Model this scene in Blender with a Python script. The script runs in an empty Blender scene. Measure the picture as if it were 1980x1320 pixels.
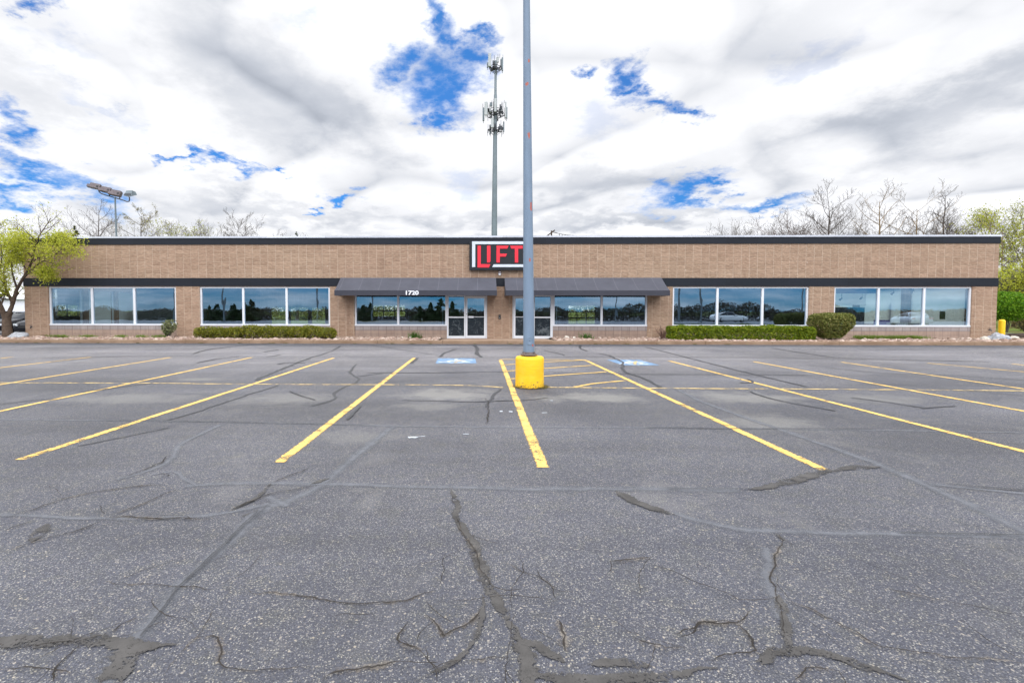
import bpy, math, random
import numpy as np
from mathutils import Vector, Matrix, Euler

C = bpy.context.scene
COL = C.collection
PI = math.pi
R = math.radians

# ------------------------------------------------------------------ camera
EYE = Vector((0.0, 0.0, 1.54))
F, CX, CY = 935.0, 903.0, 636.0            # focal length and principal point in photo pixels (1980 wide)
YAW, PITCH, ROLL = 0.021, 0.0378, 0.0012
cam_d = bpy.data.cameras.new('camera')
cam = bpy.data.objects.new('camera', cam_d)
COL.objects.link(cam)
cam_d.sensor_width = 36.0
cam_d.lens = 36.0 * F / 1980.0
cam_d.shift_x = (990.0 - CX) / 1980.0
cam_d.shift_y = -(660.0 - CY) / 1980.0
cam_d.clip_start = 0.05
cam_d.clip_end = 3000.0
RM = Matrix.Rotation(YAW, 3, 'Z') @ Matrix.Rotation(PI / 2 - PITCH, 3, 'X') @ Matrix.Rotation(ROLL, 3, 'Z')
cam.matrix_world = Matrix.Translation(EYE) @ RM.to_4x4()
C.camera = cam


def ray(px, py):
    return RM @ Vector(((px - CX) / F, -(py - CY) / F, -1.0))


def on_z(px, py, z=0.0):
    """the point at height z that the photo shows at this pixel"""
    d = ray(px, py)
    t = (z - EYE.z) / d.z
    return EYE + d * t


def on_y(px, py, y):
    d = ray(px, py)
    return EYE + d * ((y - EYE.y) / d.y)


def azel(px, py):
    d = ray(px, py).normalized()
    return math.atan2(d.x, d.y), math.asin(d.z)


# ------------------------------------------------------------------ node helpers
def N(nt, typ, ins=None, **attrs):
    n = nt.nodes.new(typ)
    for k, v in attrs.items():
        setattr(n, k, v)
    for k, v in (ins or {}).items():
        s = n.inputs[k]
        if isinstance(v, bpy.types.NodeSocket):
            nt.links.new(v, s)
        else:
            if isinstance(v, (tuple, list)) and len(v) == 3 and s.type == 'RGBA':
                v = (*v, 1.0)
            s.default_value = v
    return n


def M(nt, op, a, b=None, c=None, clamp=False):
    ins = {0: a}
    if b is not None:
        ins[1] = b
    if c is not None:
        ins[2] = c
    n = N(nt, 'ShaderNodeMath', ins, operation=op)
    n.use_clamp = clamp
    return n.outputs[0]


def VM(nt, op, a, b=None):
    ins = {0: a}
    if b is not None:
        ins[1] = b
    n = N(nt, 'ShaderNodeVectorMath', ins, operation=op)
    return n.outputs[0]


def MIX(nt, fac, a, b, blend='MIX'):
    n = nt.nodes.new('ShaderNodeMix')
    n.data_type = 'RGBA'
    n.blend_type = blend
    for s, v in ((n.inputs[0], fac), (n.inputs[6], a), (n.inputs[7], b)):
        if isinstance(v, bpy.types.NodeSocket):
            nt.links.new(v, s)
        elif isinstance(v, (tuple, list)):
            s.default_value = (*v[:3], 1.0)
        else:
            s.default_value = v
    return n.outputs[2]


def SS(nt, x, lo, hi):
    n = N(nt, 'ShaderNodeMapRange', {0: x, 1: lo, 2: hi, 3: 0.0, 4: 1.0}, interpolation_type='SMOOTHSTEP')
    return n.outputs[0]


def LIN(nt, x, lo, hi, a=0.0, b=1.0):
    return N(nt, 'ShaderNodeMapRange', {0: x, 1: lo, 2: hi, 3: a, 4: b}).outputs[0]


def NOISE(nt, vec, scale, detail=4.0, rough=0.55, dist=0.0):
    return N(nt, 'ShaderNodeTexNoise', {'Vector': vec, 'Scale': scale, 'Detail': detail, 'Roughness': rough, 'Distortion': dist}).outputs[0]


def SCALEV(nt, vec, s):
    return VM(nt, 'MULTIPLY', vec, s)


RELIEF = -0.55
# ------------------------------------------------------------------ world: nishita sky with clouds spread over it by direction
SUN_EL, SUN_AZ = R(50.0), R(-14.0)          # ahead of the camera, beyond the building, veiled by cloud
w = bpy.data.worlds.new("World")
C.world = w
w.use_nodes = True
nt = w.node_tree
nt.nodes.clear()
out = N(nt, 'ShaderNodeOutputWorld')
tc = N(nt, 'ShaderNodeTexCoord')
sky = N(nt, 'ShaderNodeTexSky', sky_type='NISHITA')
sky.sun_disc = False
sky.sun_elevation = SUN_EL
sky.sun_rotation = SUN_AZ
sky.air_density = 1.0
sky.dust_density = 0.3
sky.ozone_density = 3.0
D = VM(nt, 'NORMALIZE', tc.outputs['Generated'])
sp = N(nt, 'ShaderNodeSeparateXYZ', {0: D})
dx, dy, dz = sp.outputs
AZ = M(nt, 'ARCTAN2', dx, dy)
EL = M(nt, 'ARCSINE', dz)
den = M(nt, 'ADD', M(nt, 'MAXIMUM', dz, 0.0), 0.22)
cp = N(nt, 'ShaderNodeCombineXYZ', {0: M(nt, 'DIVIDE', dx, den), 1: M(nt, 'DIVIDE', dy, den), 2: 3.7}).outputs[0]
n_big = NOISE(nt, cp, 1.3, 4.0, 0.55)
n_med = NOISE(nt, cp, 3.6, 6.0, 0.62)
wn = N(nt, 'ShaderNodeTexNoise', {'Vector': cp, 'Scale': 4.2, 'Detail': 8.0, 'Roughness': 0.64})
wr, wg, wb_ = N(nt, 'ShaderNodeSeparateColor', {0: wn.outputs['Color']}).outputs
AZW = M(nt, 'ADD', AZ, M(nt, 'MULTIPLY', M(nt, 'SUBTRACT', wr, 0.5), 0.27))
ELW = M(nt, 'ADD', EL, M(nt, 'MULTIPLY', M(nt, 'SUBTRACT', wg, 0.5), 0.20))


def puffs(vec):
    """heaped rounded lobes, small ones on large ones"""
    n = N(nt, 'ShaderNodeTexNoise', {'Vector': vec, 'Scale': 1.9, 'Detail': 4.0, 'Roughness': 0.58, 'Lacunarity': 2.2, 'Offset': 0.75, 'Gain': 1.2}, noise_type='RIDGED_MULTIFRACTAL')
    n.normalize = False
    return M(nt, 'SUBTRACT', 1.0, M(nt, 'MULTIPLY', n.outputs[0], 0.55))


def blob(px, py, rx, ry, ang=0.0):
    """1 at the middle of a patch of sky, 0 at its rim, negative beyond; given by where the photo shows it"""
    a, e = azel(px, py)
    sa, se = rx / F, ry / F * math.cos(e)
    u = M(nt, 'SUBTRACT', AZW, a)
    v = M(nt, 'SUBTRACT', ELW, e)
    if ang:
        ca, sn = math.cos(R(ang)), math.sin(R(ang))
        u2 = M(nt, 'ADD', M(nt, 'MULTIPLY', u, ca), M(nt, 'MULTIPLY', v, sn))
        v2 = M(nt, 'SUBTRACT', M(nt, 'MULTIPLY', v, ca), M(nt, 'MULTIPLY', u, sn))
        u, v = u2, v2
    u = M(nt, 'DIVIDE', u, sa)
    v = M(nt, 'DIVIDE', v, se)
    d = M(nt, 'SQRT', M(nt, 'ADD', M(nt, 'MULTIPLY', u, u), M(nt, 'MULTIPLY', v, v)))
    return M(nt, 'SUBTRACT', 1.0, d)


def blob_max(lst):
    r = None
    for b in lst:
        v = blob(*b)
        r = v if r is None else M(nt, 'MAXIMUM', r, v)
    return r


GAPS = [(846, 20, 26, 62), (862, 72, 34, 44), (790, 122, 50, 34), (850, 150, 66, 56), (872, 188, 44, 46), (905, 112, 42, 40), (842, 232, 34, 26), (920, 68, 38, 18),
        (1226, 140, 34, 30), (1250, 168, 22, 20), (1300, 212, 58, 20, -14), (1345, 224, 26, 12), (1138, 138, 26, 14),
        (1318, 374, 84, 24, 10), (1380, 360, 34, 16), (1458, 388, 58, 18), (70, 336, 120, 24, -10), (22, 246, 42, 22, -20), (0, 372, 40, 20),
        (412, 322, 40, 14), (330, 302, 34, 9), (498, 323, 34, 8), (652, 376, 34, 11), (608, 402, 14, 9), (52, 8, 30, 14)]
g = blob_max(GAPS)
g = M(nt, 'ADD', g, M(nt, 'MULTIPLY', M(nt, 'SUBTRACT', wb_, 0.5), 1.9))
gap = M(nt, 'MULTIPLY', SS(nt, g, -0.34, 0.95), 0.97)
# thin veils: faint blue showing through
VEILS = [(175, 205, 70, 18, -28), (1590, 110, 70, 30), (100, 90, 60, 24), (1180, 235, 60, 60), (880, 345, 60, 40), (560, 55, 60, 26), (1560, 115, 40, 20)]
vl = SS(nt, M(nt, 'ADD', blob_max(VEILS), M(nt, 'MULTIPLY', M(nt, 'SUBTRACT', wb_, 0.5), 2.0)), 0.0, 1.0)
gap = M(nt, 'MAXIMUM', gap, M(nt, 'MULTIPLY', vl, 0.22))
# behind the photographer and overhead: open blue with thin cloud low down, broken bright cloud higher up
back = SS(nt, M(nt, 'MULTIPLY', dy, -1.0), 0.05, 0.35)
low = M(nt, 'SUBTRACT', 1.0, SS(nt, EL, 0.10, 0.30))
streak = NOISE(nt, VM(nt, 'MULTIPLY', D, (6.0, 6.0, 46.0)), 1.0, 4.0, 0.6)
bgap = M(nt, 'MULTIPLY', M(nt, 'MULTIPLY', back, low), LIN(nt, streak, 0.34, 0.66, 1.0, 0.22))
gap = M(nt, 'MAXIMUM', gap, bgap)

GREY = [((560, 195, 260, 120, -26), 0.28), ((395, 95, 170, 110, -35), 0.22), ((690, 245, 120, 70, -10), 0.22), ((40, 180, 120, 62), 0.34), ((520, 404, 230, 34, -4), 0.30), ((1745, 245, 200, 66, 12), 0.28),
        ((1560, 70, 330, 80, 14), 0.16), ((1130, 365, 210, 50), 0.28), ((1000, 430, 420, 26), 0.20), ((1950, 330, 130, 70), 0.18), ((1900, 180, 140, 50), 0.16), ((250, 425, 160, 24), 0.22), ((1240, 425, 300, 24), 0.20),
        ((1600, 160, 560, 280), 0.07), ((1440, 290, 200, 40, 8), 0.12)]
gr = None
for b, amt in GREY:
    v = M(nt, 'MULTIPLY', SS(nt, M(nt, 'ADD', blob(*b), M(nt, 'MULTIPLY', M(nt, 'SUBTRACT', n_med, 0.5), 1.2)), -0.25, 0.9), amt)
    gr = v if gr is None else M(nt, 'ADD', gr, v)
shade = M(nt, 'SUBTRACT', 0.955, M(nt, 'MULTIPLY', gr, 0.82))
shade = M(nt, 'ADD', shade, M(nt, 'MULTIPLY', M(nt, 'SUBTRACT', n_big, 0.5), 0.35))
# the sides of the clouds turned to the sun are lighter than their far sides
cp2 = VM(nt, 'ADD', cp, (0.02, -0.085, 0.0))
pf = puffs(cp)
relief = M(nt, 'SUBTRACT', puffs(cp2), pf)
shade = M(nt, 'ADD', shade, M(nt, 'MULTIPLY', relief, RELIEF))
shade = M(nt, 'ADD', shade, M(nt, 'MULTIPLY', M(nt, 'SUBTRACT', pf, 0.55), 0.42))
shade = M(nt, 'ADD', shade, M(nt, 'MULTIPLY', M(nt, 'SUBTRACT', n_med, 0.5), 0.20))
shade = M(nt, 'MAXIMUM', shade, 0.42)
shade = M(nt, 'MULTIPLY', shade, LIN(nt, EL, R(36), R(75), 1.0, 1.25))
shade = M(nt, 'MULTIPLY', shade, M(nt, 'ADD', 1.0, M(nt, 'MULTIPLY', M(nt, 'MULTIPLY', back, SS(nt, EL, 0.12, 0.5)), 2.7)))
ct = MIX(nt, SS(nt, shade, 0.45, 1.0), (0.88, 0.95, 1.09), (0.985, 0.997, 1.035))
cloud = MIX(nt, 1.0, ct, N(nt, 'ShaderNodeCombineXYZ', {0: shade, 1: shade, 2: shade}).outputs[0], 'MULTIPLY')
blue = MIX(nt, 1.0, sky.outputs[0], (0.17, 0.76, 1.40), 'MULTIPLY')
bg_sky = N(nt, 'ShaderNodeBackground', {0: blue, 1: 0.075})
bg_cloud = N(nt, 'ShaderNodeBackground', {0: cloud, 1: 1.0})
ms = N(nt, 'ShaderNodeMixShader', {0: gap, 1: bg_cloud.outputs[0], 2: bg_sky.outputs[0]})
nt.links.new(ms.outputs[0], out.inputs[0])
w.cycles.sampling_method = 'MANUAL'
w.cycles.sample_map_resolution = 512

sun_d = bpy.data.lights.new('sun', 'SUN')
sun_d.energy = 1.5
sun_d.angle = R(22.0)
sun_d.color = (1.0, 0.95, 0.88)
sun = bpy.data.objects.new('sun', sun_d)
COL.objects.link(sun)
sd = Vector((math.sin(SUN_AZ) * math.cos(SUN_EL), math.cos(SUN_AZ) * math.cos(SUN_EL), math.sin(SUN_EL)))
sun.rotation_euler = sd.to_track_quat('Z', 'Y').to_euler()
sun.location = sd * 60

C.view_settings.view_transform = 'Standard'
C.view_settings.look = 'None'
C.view_settings.gamma = 1.0
C.view_settings.use_curve_mapping = False
C.view_settings.exposure = 0.0
C.cycles.max_bounces = 6
C.cycles.diffuse_bounces = 3
C.cycles.glossy_bounces = 3
C.cycles.adaptive_threshold = 0.02
C.cycles.transparent_max_bounces = 16
C.cycles.use_denoising = True
C.cycles.denoiser = 'OPENIMAGEDENOISE'
C.cycles.denoising_prefilter = 'ACCURATE'


# ------------------------------------------------------------------ mesh helpers
class MB:
    def __init__(s):
        s.v, s.f = [], []

    def add(s, vs, fs):
        b = len(s.v)
        s.v += [tuple(p) for p in vs]
        s.f += [tuple(b + i for i in f) for f in fs]
        return s

    def box(s, x0, y0, z0, x1, y1, z1):
        vs = [(x, y, z) for x in (x0, x1) for y in (y0, y1) for z in (z0, z1)]
        return s.add(vs, [(0, 1, 3, 2), (4, 6, 7, 5), (0, 4, 5, 1), (2, 3, 7, 6), (0, 2, 6, 4), (1, 5, 7, 3)])

    def obox(s, c, ax, ay, az):
        """box from centre and three half-axis vectors"""
        c, ax, ay, az = Vector(c), Vector(ax), Vector(ay), Vector(az)
        vs = [c + ax * i + ay * j + az * k for i in (-1, 1) for j in (-1, 1) for k in (-1, 1)]
        return s.add(vs, [(0, 1, 3, 2), (4, 6, 7, 5), (0, 4, 5, 1), (2, 3, 7, 6), (0, 2, 6, 4), (1, 5, 7, 3)])

    def tube(s, pts, rad, n=8, cap=True):
        pts = [Vector(p) for p in pts]
        if not isinstance(rad, (list, tuple)):
            rad = [rad] * len(pts)
        b = len(s.v)
        up = None
        for i, p in enumerate(pts):
            t = (pts[min(i + 1, len(pts) - 1)] - pts[max(i - 1, 0)]).normalized()
            if up is None:
                up = Vector((1, 0, 0)) if abs(t.x) < 0.8 else Vector((0, 1, 0))
            a = (up - t * up.dot(t))
            a = a.normalized() if a.length > 1e-6 else t.orthogonal().normalized()
            up = a
            c = t.cross(a)
            for k in range(n):
                q = 2 * PI * k / n
                s.v.append(tuple(p + (a * math.cos(q) + c * math.sin(q)) * rad[i]))
        for i in range(len(pts) - 1):
            for k in range(n):
                k2 = (k + 1) % n
                s.f.append((b + i * n + k, b + i * n + k2, b + (i + 1) * n + k2, b + (i + 1) * n + k))
        if cap:
            s.f.append(tuple(b + k for k in reversed(range(n))))
            e = b + (len(pts) - 1) * n
            s.f.append(tuple(e + k for k in range(n)))
        return s

    def prism(s, poly, y0, y1):
        """polygon in x,z given anticlockwise seen from -y, extruded from y0 to y1"""
        n = len(poly)
        vs = [(x, y0, z) for x, z in poly] + [(x, y1, z) for x, z in poly]
        fs = [tuple(range(n)), tuple(range(2 * n - 1, n - 1, -1))]
        fs += [(i, n + i, n + (i + 1) % n, (i + 1) % n) for i in range(n)]
        return s.add(vs, fs)

    def lathe(s, prof, c=(0, 0, 0), n=48):
        c = Vector(c)
        b = len(s.v)
        for r, z in prof:
            for k in range(n):
                q = 2 * PI * k / n
                s.v.append((c.x + r * math.cos(q), c.y + r * math.sin(q), c.z + z))
        for i in range(len(prof) - 1):
            for k in range(n):
                k2 = (k + 1) % n
                s.f.append((b + i * n + k, b + i * n + k2, b + (i + 1) * n + k2, b + (i + 1) * n + k))
        s.f.append(tuple(b + k for k in reversed(range(n))))
        e = b + (len(prof) - 1) * n
        s.f.append(tuple(e + k for k in range(n)))
        return s

    def build(s, name, mat, parent=None, smooth=False, loc=None):
        me = bpy.data.meshes.new(name)
        me.from_pydata(s.v, [], s.f)
        if smooth:
            me.polygons.foreach_set('use_smooth', [True] * len(me.polygons))
            if smooth != 'all':
                me.set_sharp_from_angle(angle=R(40))
        return link(name, me, mat, parent, loc)


def link(name, me, mat, parent=None, loc=None):
    me.update()
    o = bpy.data.objects.new(name, me)
    COL.objects.link(o)
    if mat:
        me.materials.append(mat)
    if parent is not None:
        o.parent = parent
        # children keep the world place their shape was given in
        o.matrix_parent_inverse = Matrix.Translation(-Vector(parent.location)) if not parent.get('local') else Matrix.Identity(4)
    if loc is not None:
        o.location = loc
    return o


def tag(o, label=None, cat=None, group=None, kind=None):
    for k, v in (('label', label), ('category', cat), ('group', group), ('kind', kind)):
        if v:
            o[k] = v
    return o


def empty(name, loc, label, cat, group=None, local=False):
    o = bpy.data.objects.new(name, None)
    COL.objects.link(o)
    o.location = loc
    o.empty_display_size = 0.3
    if local:
        o['local'] = 1
    return tag(o, label, cat, group)


def copy_thing(o, label=None):
    c = o.copy()
    COL.objects.link(c)
    if label:
        c['label'] = label
    for ch in list(o.children):
        d = ch.copy()
        COL.objects.link(d)
        d.parent = c
        d.matrix_parent_inverse = ch.matrix_parent_inverse.copy()
        for g2 in list(ch.children):
            e = g2.copy()
            COL.objects.link(e)
            e.parent = d
            e.matrix_parent_inverse = g2.matrix_parent_inverse.copy()
    return c


def np_mesh(name, V, faces_n, mat, parent=None, smooth=False):
    """V: (k, faces_n, 3) loose polygons"""
    k = V.shape[0]
    me = bpy.data.meshes.new(name)
    me.vertices.add(k * faces_n)
    me.vertices.foreach_set('co', V.astype(np.float32).ravel())
    me.loops.add(k * faces_n)
    me.loops.foreach_set('vertex_index', np.arange(k * faces_n, dtype=np.int32))
    me.polygons.add(k)
    me.polygons.foreach_set('loop_start', np.arange(0, k * faces_n, faces_n, dtype=np.int32))
    me.update(calc_edges=True)
    return link(name, me, mat, parent)


def np_shape_mesh(name, bv, bf, X, mat, parent=None, smooth=False):
    """X: (k, nv, 3) copies of a base shape whose triangles are bf"""
    k, nv = X.shape[:2]
    bf = np.asarray(bf)
    F_ = (bf[None] + (np.arange(k) * nv)[:, None, None]).reshape(-1, 3)
    me = bpy.data.meshes.new(name)
    me.vertices.add(k * nv)
    me.vertices.foreach_set('co', X.astype(np.float32).ravel())
    m = len(F_)
    me.loops.add(m * 3)
    me.loops.foreach_set('vertex_index', F_.astype(np.int32).ravel())
    me.polygons.add(m)
    me.polygons.foreach_set('loop_start', np.arange(0, m * 3, 3, dtype=np.int32))
    if smooth:
        me.polygons.foreach_set('use_smooth', np.ones(m, dtype=bool))
    me.update(calc_edges=True)
    return link(name, me, mat, parent)


def leaves_at(P, size, rng, aspect=0.5, flat=0.0, face=None):
    """leaf-shaped quads at the points P, in random directions"""
    n = len(P)
    a = rng.normal(size=(n, 3))
    if flat:
        a[:, 2] *= (1 - flat)
    a /= np.linalg.norm(a, axis=1, keepdims=True)
    b = rng.normal(size=(n, 3))
    b -= (a * b).sum(1, keepdims=True) * a
    b /= np.linalg.norm(b, axis=1, keepdims=True)
    s = size * rng.uniform(0.6, 1.35, (n, 1))
    V = np.stack([P - a * s * 0.5, P + b * s * aspect * 0.5, P + a * s * 0.5, P - b * s * aspect * 0.5], 1)
    return V


# ------------------------------------------------------------------ materials
def new_mat(name):
    m = bpy.data.materials.new(name)
    m.use_nodes = True
    m.node_tree.nodes.clear()
    return m, m.node_tree


def finish(m, nt, base, rough=0.6, metal=0.0, spec=0.5, bump=None, bstr=0.3, bdist=0.01, alpha=None):
    p = N(nt, 'ShaderNodeBsdfPrincipled', {'Base Color': base, 'Roughness': rough, 'Metallic': metal, 'Specular IOR Level': spec})
    if bump is not None:
        bn = N(nt, 'ShaderNodeBump', {'Strength': bstr, 'Distance': bdist, 'Height': bump})
        nt.links.new(bn.outputs[0], p.inputs['Normal'])
    if alpha is not None:
        nt.links.new(alpha, p.inputs['Alpha'])
    o = N(nt, 'ShaderNodeOutputMaterial', {0: p.outputs[0]})
    return m


def OBJ(nt):
    return N(nt, 'ShaderNodeTexCoord').outputs['Object']


def simple(name, col, rough=0.6, metal=0.0, spec=0.5, var=0.12, scale=3.0, bstr=0.0, bscale=60.0):
    m, nt = new_mat(name)
    v = OBJ(nt)
    n = NOISE(nt, v, scale, 6.0, 0.6)
    k = LIN(nt, n, 0.25, 0.75, 1 - var, 1 + var)
    c = MIX(nt, 1.0, col, N(nt, 'ShaderNodeCombineXYZ', {0: k, 1: k, 2: k}).outputs[0], 'MULTIPLY')
    b = NOISE(nt, v, bscale, 3.0) if bstr else None
    return finish(m, nt, c, rough, metal, spec, b, bstr, 0.01)


def leaf_mat(name, cols, trans=0.35, rough=0.55):
    m, nt = new_mat(name)
    ri = N(nt, 'ShaderNodeNewGeometry').outputs['Random Per Island']
    cr = N(nt, 'ShaderNodeValToRGB', {0: ri})
    e = cr.color_ramp.elements
    while len(e) < len(cols):
        e.new(0.5)
    for i, c in enumerate(cols):
        e[i].position = i / (len(cols) - 1)
        e[i].color = (*c, 1)
    d = N(nt, 'ShaderNodeBsdfPrincipled', {'Base Color': cr.outputs[0], 'Roughness': rough, 'Specular IOR Level': 0.25})
    t = N(nt, 'ShaderNodeBsdfTranslucent', {0: cr.outputs[0]})
    mx = N(nt, 'ShaderNodeMixShader', {0: trans, 1: d.outputs[0], 2: t.outputs[0]})
    N(nt, 'ShaderNodeOutputMaterial', {0: mx.outputs[0]})
    return m


def asphalt_mat():
    m, nt = new_mat('asphalt')
    v = OBJ(nt)
    wob = N(nt, 'ShaderNodeTexNoise', {'Vector': v, 'Scale': 90.0, 'Detail': 2.0}).outputs['Color']
    v2 = VM(nt, 'ADD', v, SCALEV(nt, VM(nt, 'SUBTRACT', wob, (0.5, 0.5, 0.5)), (0.010, 0.010, 0.010)))
    vo = N(nt, 'ShaderNodeTexVoronoi', {'Vector': v2, 'Scale': 130.0}, feature='F1')
    vs = N(nt, 'ShaderNodeSeparateColor', {0: vo.outputs['Color']})
    pick, hue, val = vs.outputs
    wear = NOISE(nt, v, 0.45, 5.0, 0.6, 0.3)
    wear2 = NOISE(nt, v, 2.6, 4.0, 0.6)
    th = LIN(nt, M(nt, 'ADD', wear, M(nt, 'MULTIPLY', wear2, 0.35)), 0.42, 0.92, 0.45, 1.0)
    is_stone = SS(nt, M(nt, 'SUBTRACT', pick, M(nt, 'SUBTRACT', 1.0, th)), -0.02, 0.02)
    core = M(nt, 'SUBTRACT', 1.0, SS(nt, vo.outputs['Distance'], 0.34, 0.58))
    is_stone = M(nt, 'MULTIPLY', is_stone, core)
    stone = MIX(nt, SS(nt, hue, 0.35, 0.9), (0.135, 0.140, 0.168), (0.215, 0.208, 0.198))
    stone = MIX(nt, SS(nt, val, 0.74, 1.0), stone, (0.37, 0.355, 0.33))
    stone = MIX(nt, SS(nt, val, 0.30, 0.0), stone, (0.085, 0.082, 0.09))
    vf = N(nt, 'ShaderNodeTexVoronoi', {'Vector': v2, 'Scale': 190.0}, feature='F1')
    fine = N(nt, 'ShaderNodeSeparateColor', {0: vf.outputs['Color']}).outputs[0]
    binder = MIX(nt, fine, (0.030, 0.032, 0.046), (0.090, 0.095, 0.120))
    c = MIX(nt, is_stone, binder, stone)
    vb = N(nt, 'ShaderNodeTexVoronoi', {'Vector': v2, 'Scale': 52.0}, feature='F1')
    bs = N(nt, 'ShaderNodeSeparateColor', {0: vb.outputs['Color']})
    big = M(nt, 'MULTIPLY', M(nt, 'GREATER_THAN', bs.outputs[0], 0.86), M(nt, 'SUBTRACT', 1.0, SS(nt, vb.outputs['Distance'], 0.26, 0.36)))
    c = MIX(nt, big, c, MIX(nt, bs.outputs[1], (0.17, 0.165, 0.17), (0.38, 0.34, 0.29)))
    # broad wear, dusty tan places and pale worn ovals where cars drip
    k = LIN(nt, NOISE(nt, v, 0.22, 5.0, 0.6), 0.3, 0.7, 0.72, 1.24)
    c = MIX(nt, 1.0, c, N(nt, 'ShaderNodeCombineXYZ', {0: k, 1: k, 2: k}).outputs[0], 'MULTIPLY')
    # sweeping bands along the lot left by traffic
    band = NOISE(nt, SCALEV(nt, v, (0.10, 0.75, 1.0)), 1.0, 5.0, 0.6, 0.6)
    kb = LIN(nt, band, 0.3, 0.7, 0.78, 1.18)
    c = MIX(nt, 1.0, c, N(nt, 'ShaderNodeCombineXYZ', {0: kb, 1: kb, 2: kb}).outputs[0], 'MULTIPLY')
    spz = N(nt, 'ShaderNodeSeparateXYZ', {0: v}).outputs[1]
    lane = M(nt, 'MULTIPLY', SS(nt, M(nt, 'ADD', spz, M(nt, 'MULTIPLY', M(nt, 'SUBTRACT', wear, 0.5), 3.0)), 9.5, 16.0), M(nt, 'SUBTRACT', 1.0, SS(nt, spz, 20.4, 21.6)))
    c = MIX(nt, M(nt, 'MULTIPLY', lane, 0.8), c, MIX(nt, 1.0, c, (1.85, 1.78, 1.68), 'MULTIPLY'))     # asphalt made paler over the back stalls and driving lane
    edge = SS(nt, spz, 20.9, 22.2)
    c = MIX(nt, M(nt, 'MULTIPLY', edge, 0.5), c, (0.060, 0.062, 0.070))                                 # the building's soft shade along the kerb, put into the asphalt colour
    moss = SS(nt, NOISE(nt, v, 5.5, 5.0, 0.7, 0.5), 0.46, 0.66)
    c = MIX(nt, M(nt, 'MULTIPLY', moss, 0.45), c, MIX(nt, 1.0, c, (1.08, 1.06, 0.86), 'MULTIPLY'))
    ping = SS(nt, NOISE(nt, v, 0.8, 6.0, 0.68, 0.8), 0.54, 0.70)
    c = MIX(nt, M(nt, 'MULTIPLY', ping, 0.30), c, (0.20, 0.195, 0.195))
    oil = SS(nt, NOISE(nt, v, 1.15, 4.0, 0.6, 0.4), 0.66, 0.76)
    c = MIX(nt, M(nt, 'MULTIPLY', oil, 0.4), c, (0.055, 0.055, 0.062))
    tan = SS(nt, NOISE(nt, v, 1.7, 6.0, 0.65), 0.60, 0.78)
    c = MIX(nt, M(nt, 'MULTIPLY', tan, 0.35), c, (0.19, 0.18, 0.150))
    sp = N(nt, 'ShaderNodeSeparateXYZ', {0: v})
    dust = None
    for (x, y, rx, ry, a) in STAINS:
        u = M(nt, 'DIVIDE', M(nt, 'SUBTRACT', sp.outputs[0], x), rx)
        q = M(nt, 'DIVIDE', M(nt, 'SUBTRACT', sp.outputs[1], y), ry)
        d = M(nt, 'SUBTRACT', 1.0, M(nt, 'SQRT', M(nt, 'ADD', M(nt, 'MULTIPLY', u, u), M(nt, 'MULTIPLY', q, q))))
        d = M(nt, 'ADD', d, M(nt, 'MULTIPLY', M(nt, 'SUBTRACT', wear2, 0.5), 1.5))
        d = M(nt, 'MULTIPLY', SS(nt, d, 0.0, 0.8), a)
        dust = d if dust is None else M(nt, 'MAXIMUM', dust, d)
    c = MIX(nt, dust, c, (0.26, 0.255, 0.235))
    h = M(nt, 'ADD', M(nt, 'MULTIPLY', is_stone, 0.6), M(nt, 'MULTIPLY', fine, 0.35))
    return finish(m, nt, c, 0.70, 0.0, 0.45, h, 0.8, 0.006)


def strip_mat(name, col, lo, hi, ragged=0.5, scale=14.0, rough=0.75, grain=0.2, gaps=0.0, amax=1.0):
    """flat repair or paint laid on the asphalt; its rim is eaten away by noise (uv.y runs across it)"""
    m, nt = new_mat(name)
    v = OBJ(nt)
    uv = N(nt, 'ShaderNodeTexCoord').outputs['UV']
    y = N(nt, 'ShaderNodeSeparateXYZ', {0: uv}).outputs[1]
    e = M(nt, 'SUBTRACT', 1.0, M(nt, 'ABSOLUTE', M(nt, 'SUBTRACT', M(nt, 'MULTIPLY', y, 2.0), 1.0)))
    n = M(nt, 'ADD', M(nt, 'MULTIPLY', NOISE(nt, v, scale, 6.0, 0.65), 0.7), M(nt, 'MULTIPLY', NOISE(nt, v, scale * 6.0, 3.0, 0.6), 0.3))
    a = M(nt, 'MULTIPLY', SS(nt, M(nt, 'ADD', e, M(nt, 'MULTIPLY', M(nt, 'SUBTRACT', n, 0.5), ragged * 3.6)), lo, hi), amax)
    if gaps:
        g2 = NOISE(nt, v, 3.5, 7.0, 0.7)
        g3 = NOISE(nt, v, 90.0, 2.0, 0.6)
        a = M(nt, 'MULTIPLY', a, M(nt, 'SUBTRACT', 1.0, SS(nt, M(nt, 'ADD', g2, M(nt, 'MULTIPLY', M(nt, 'SUBTRACT', g3, 0.5), 0.5)), 0.72 - gaps * 0.3, 0.80 - gaps * 0.3)))
    k = M(nt, 'ADD', LIN(nt, NOISE(nt, v, 5.0, 6.0, 0.6), 0.3, 0.7, 1 - grain, 1 + grain), M(nt, 'MULTIPLY', M(nt, 'SUBTRACT', NOISE(nt, v, 120.0, 3.0), 0.5), grain * 1.6))
    c = MIX(nt, 1.0, col, N(nt, 'ShaderNodeCombineXYZ', {0: k, 1: k, 2: k}).outputs[0], 'MULTIPLY')
    return finish(m, nt, c, rough, 0.0, 0.3, NOISE(nt, v, 150.0, 3.0), 0.25, 0.003, a)


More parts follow.
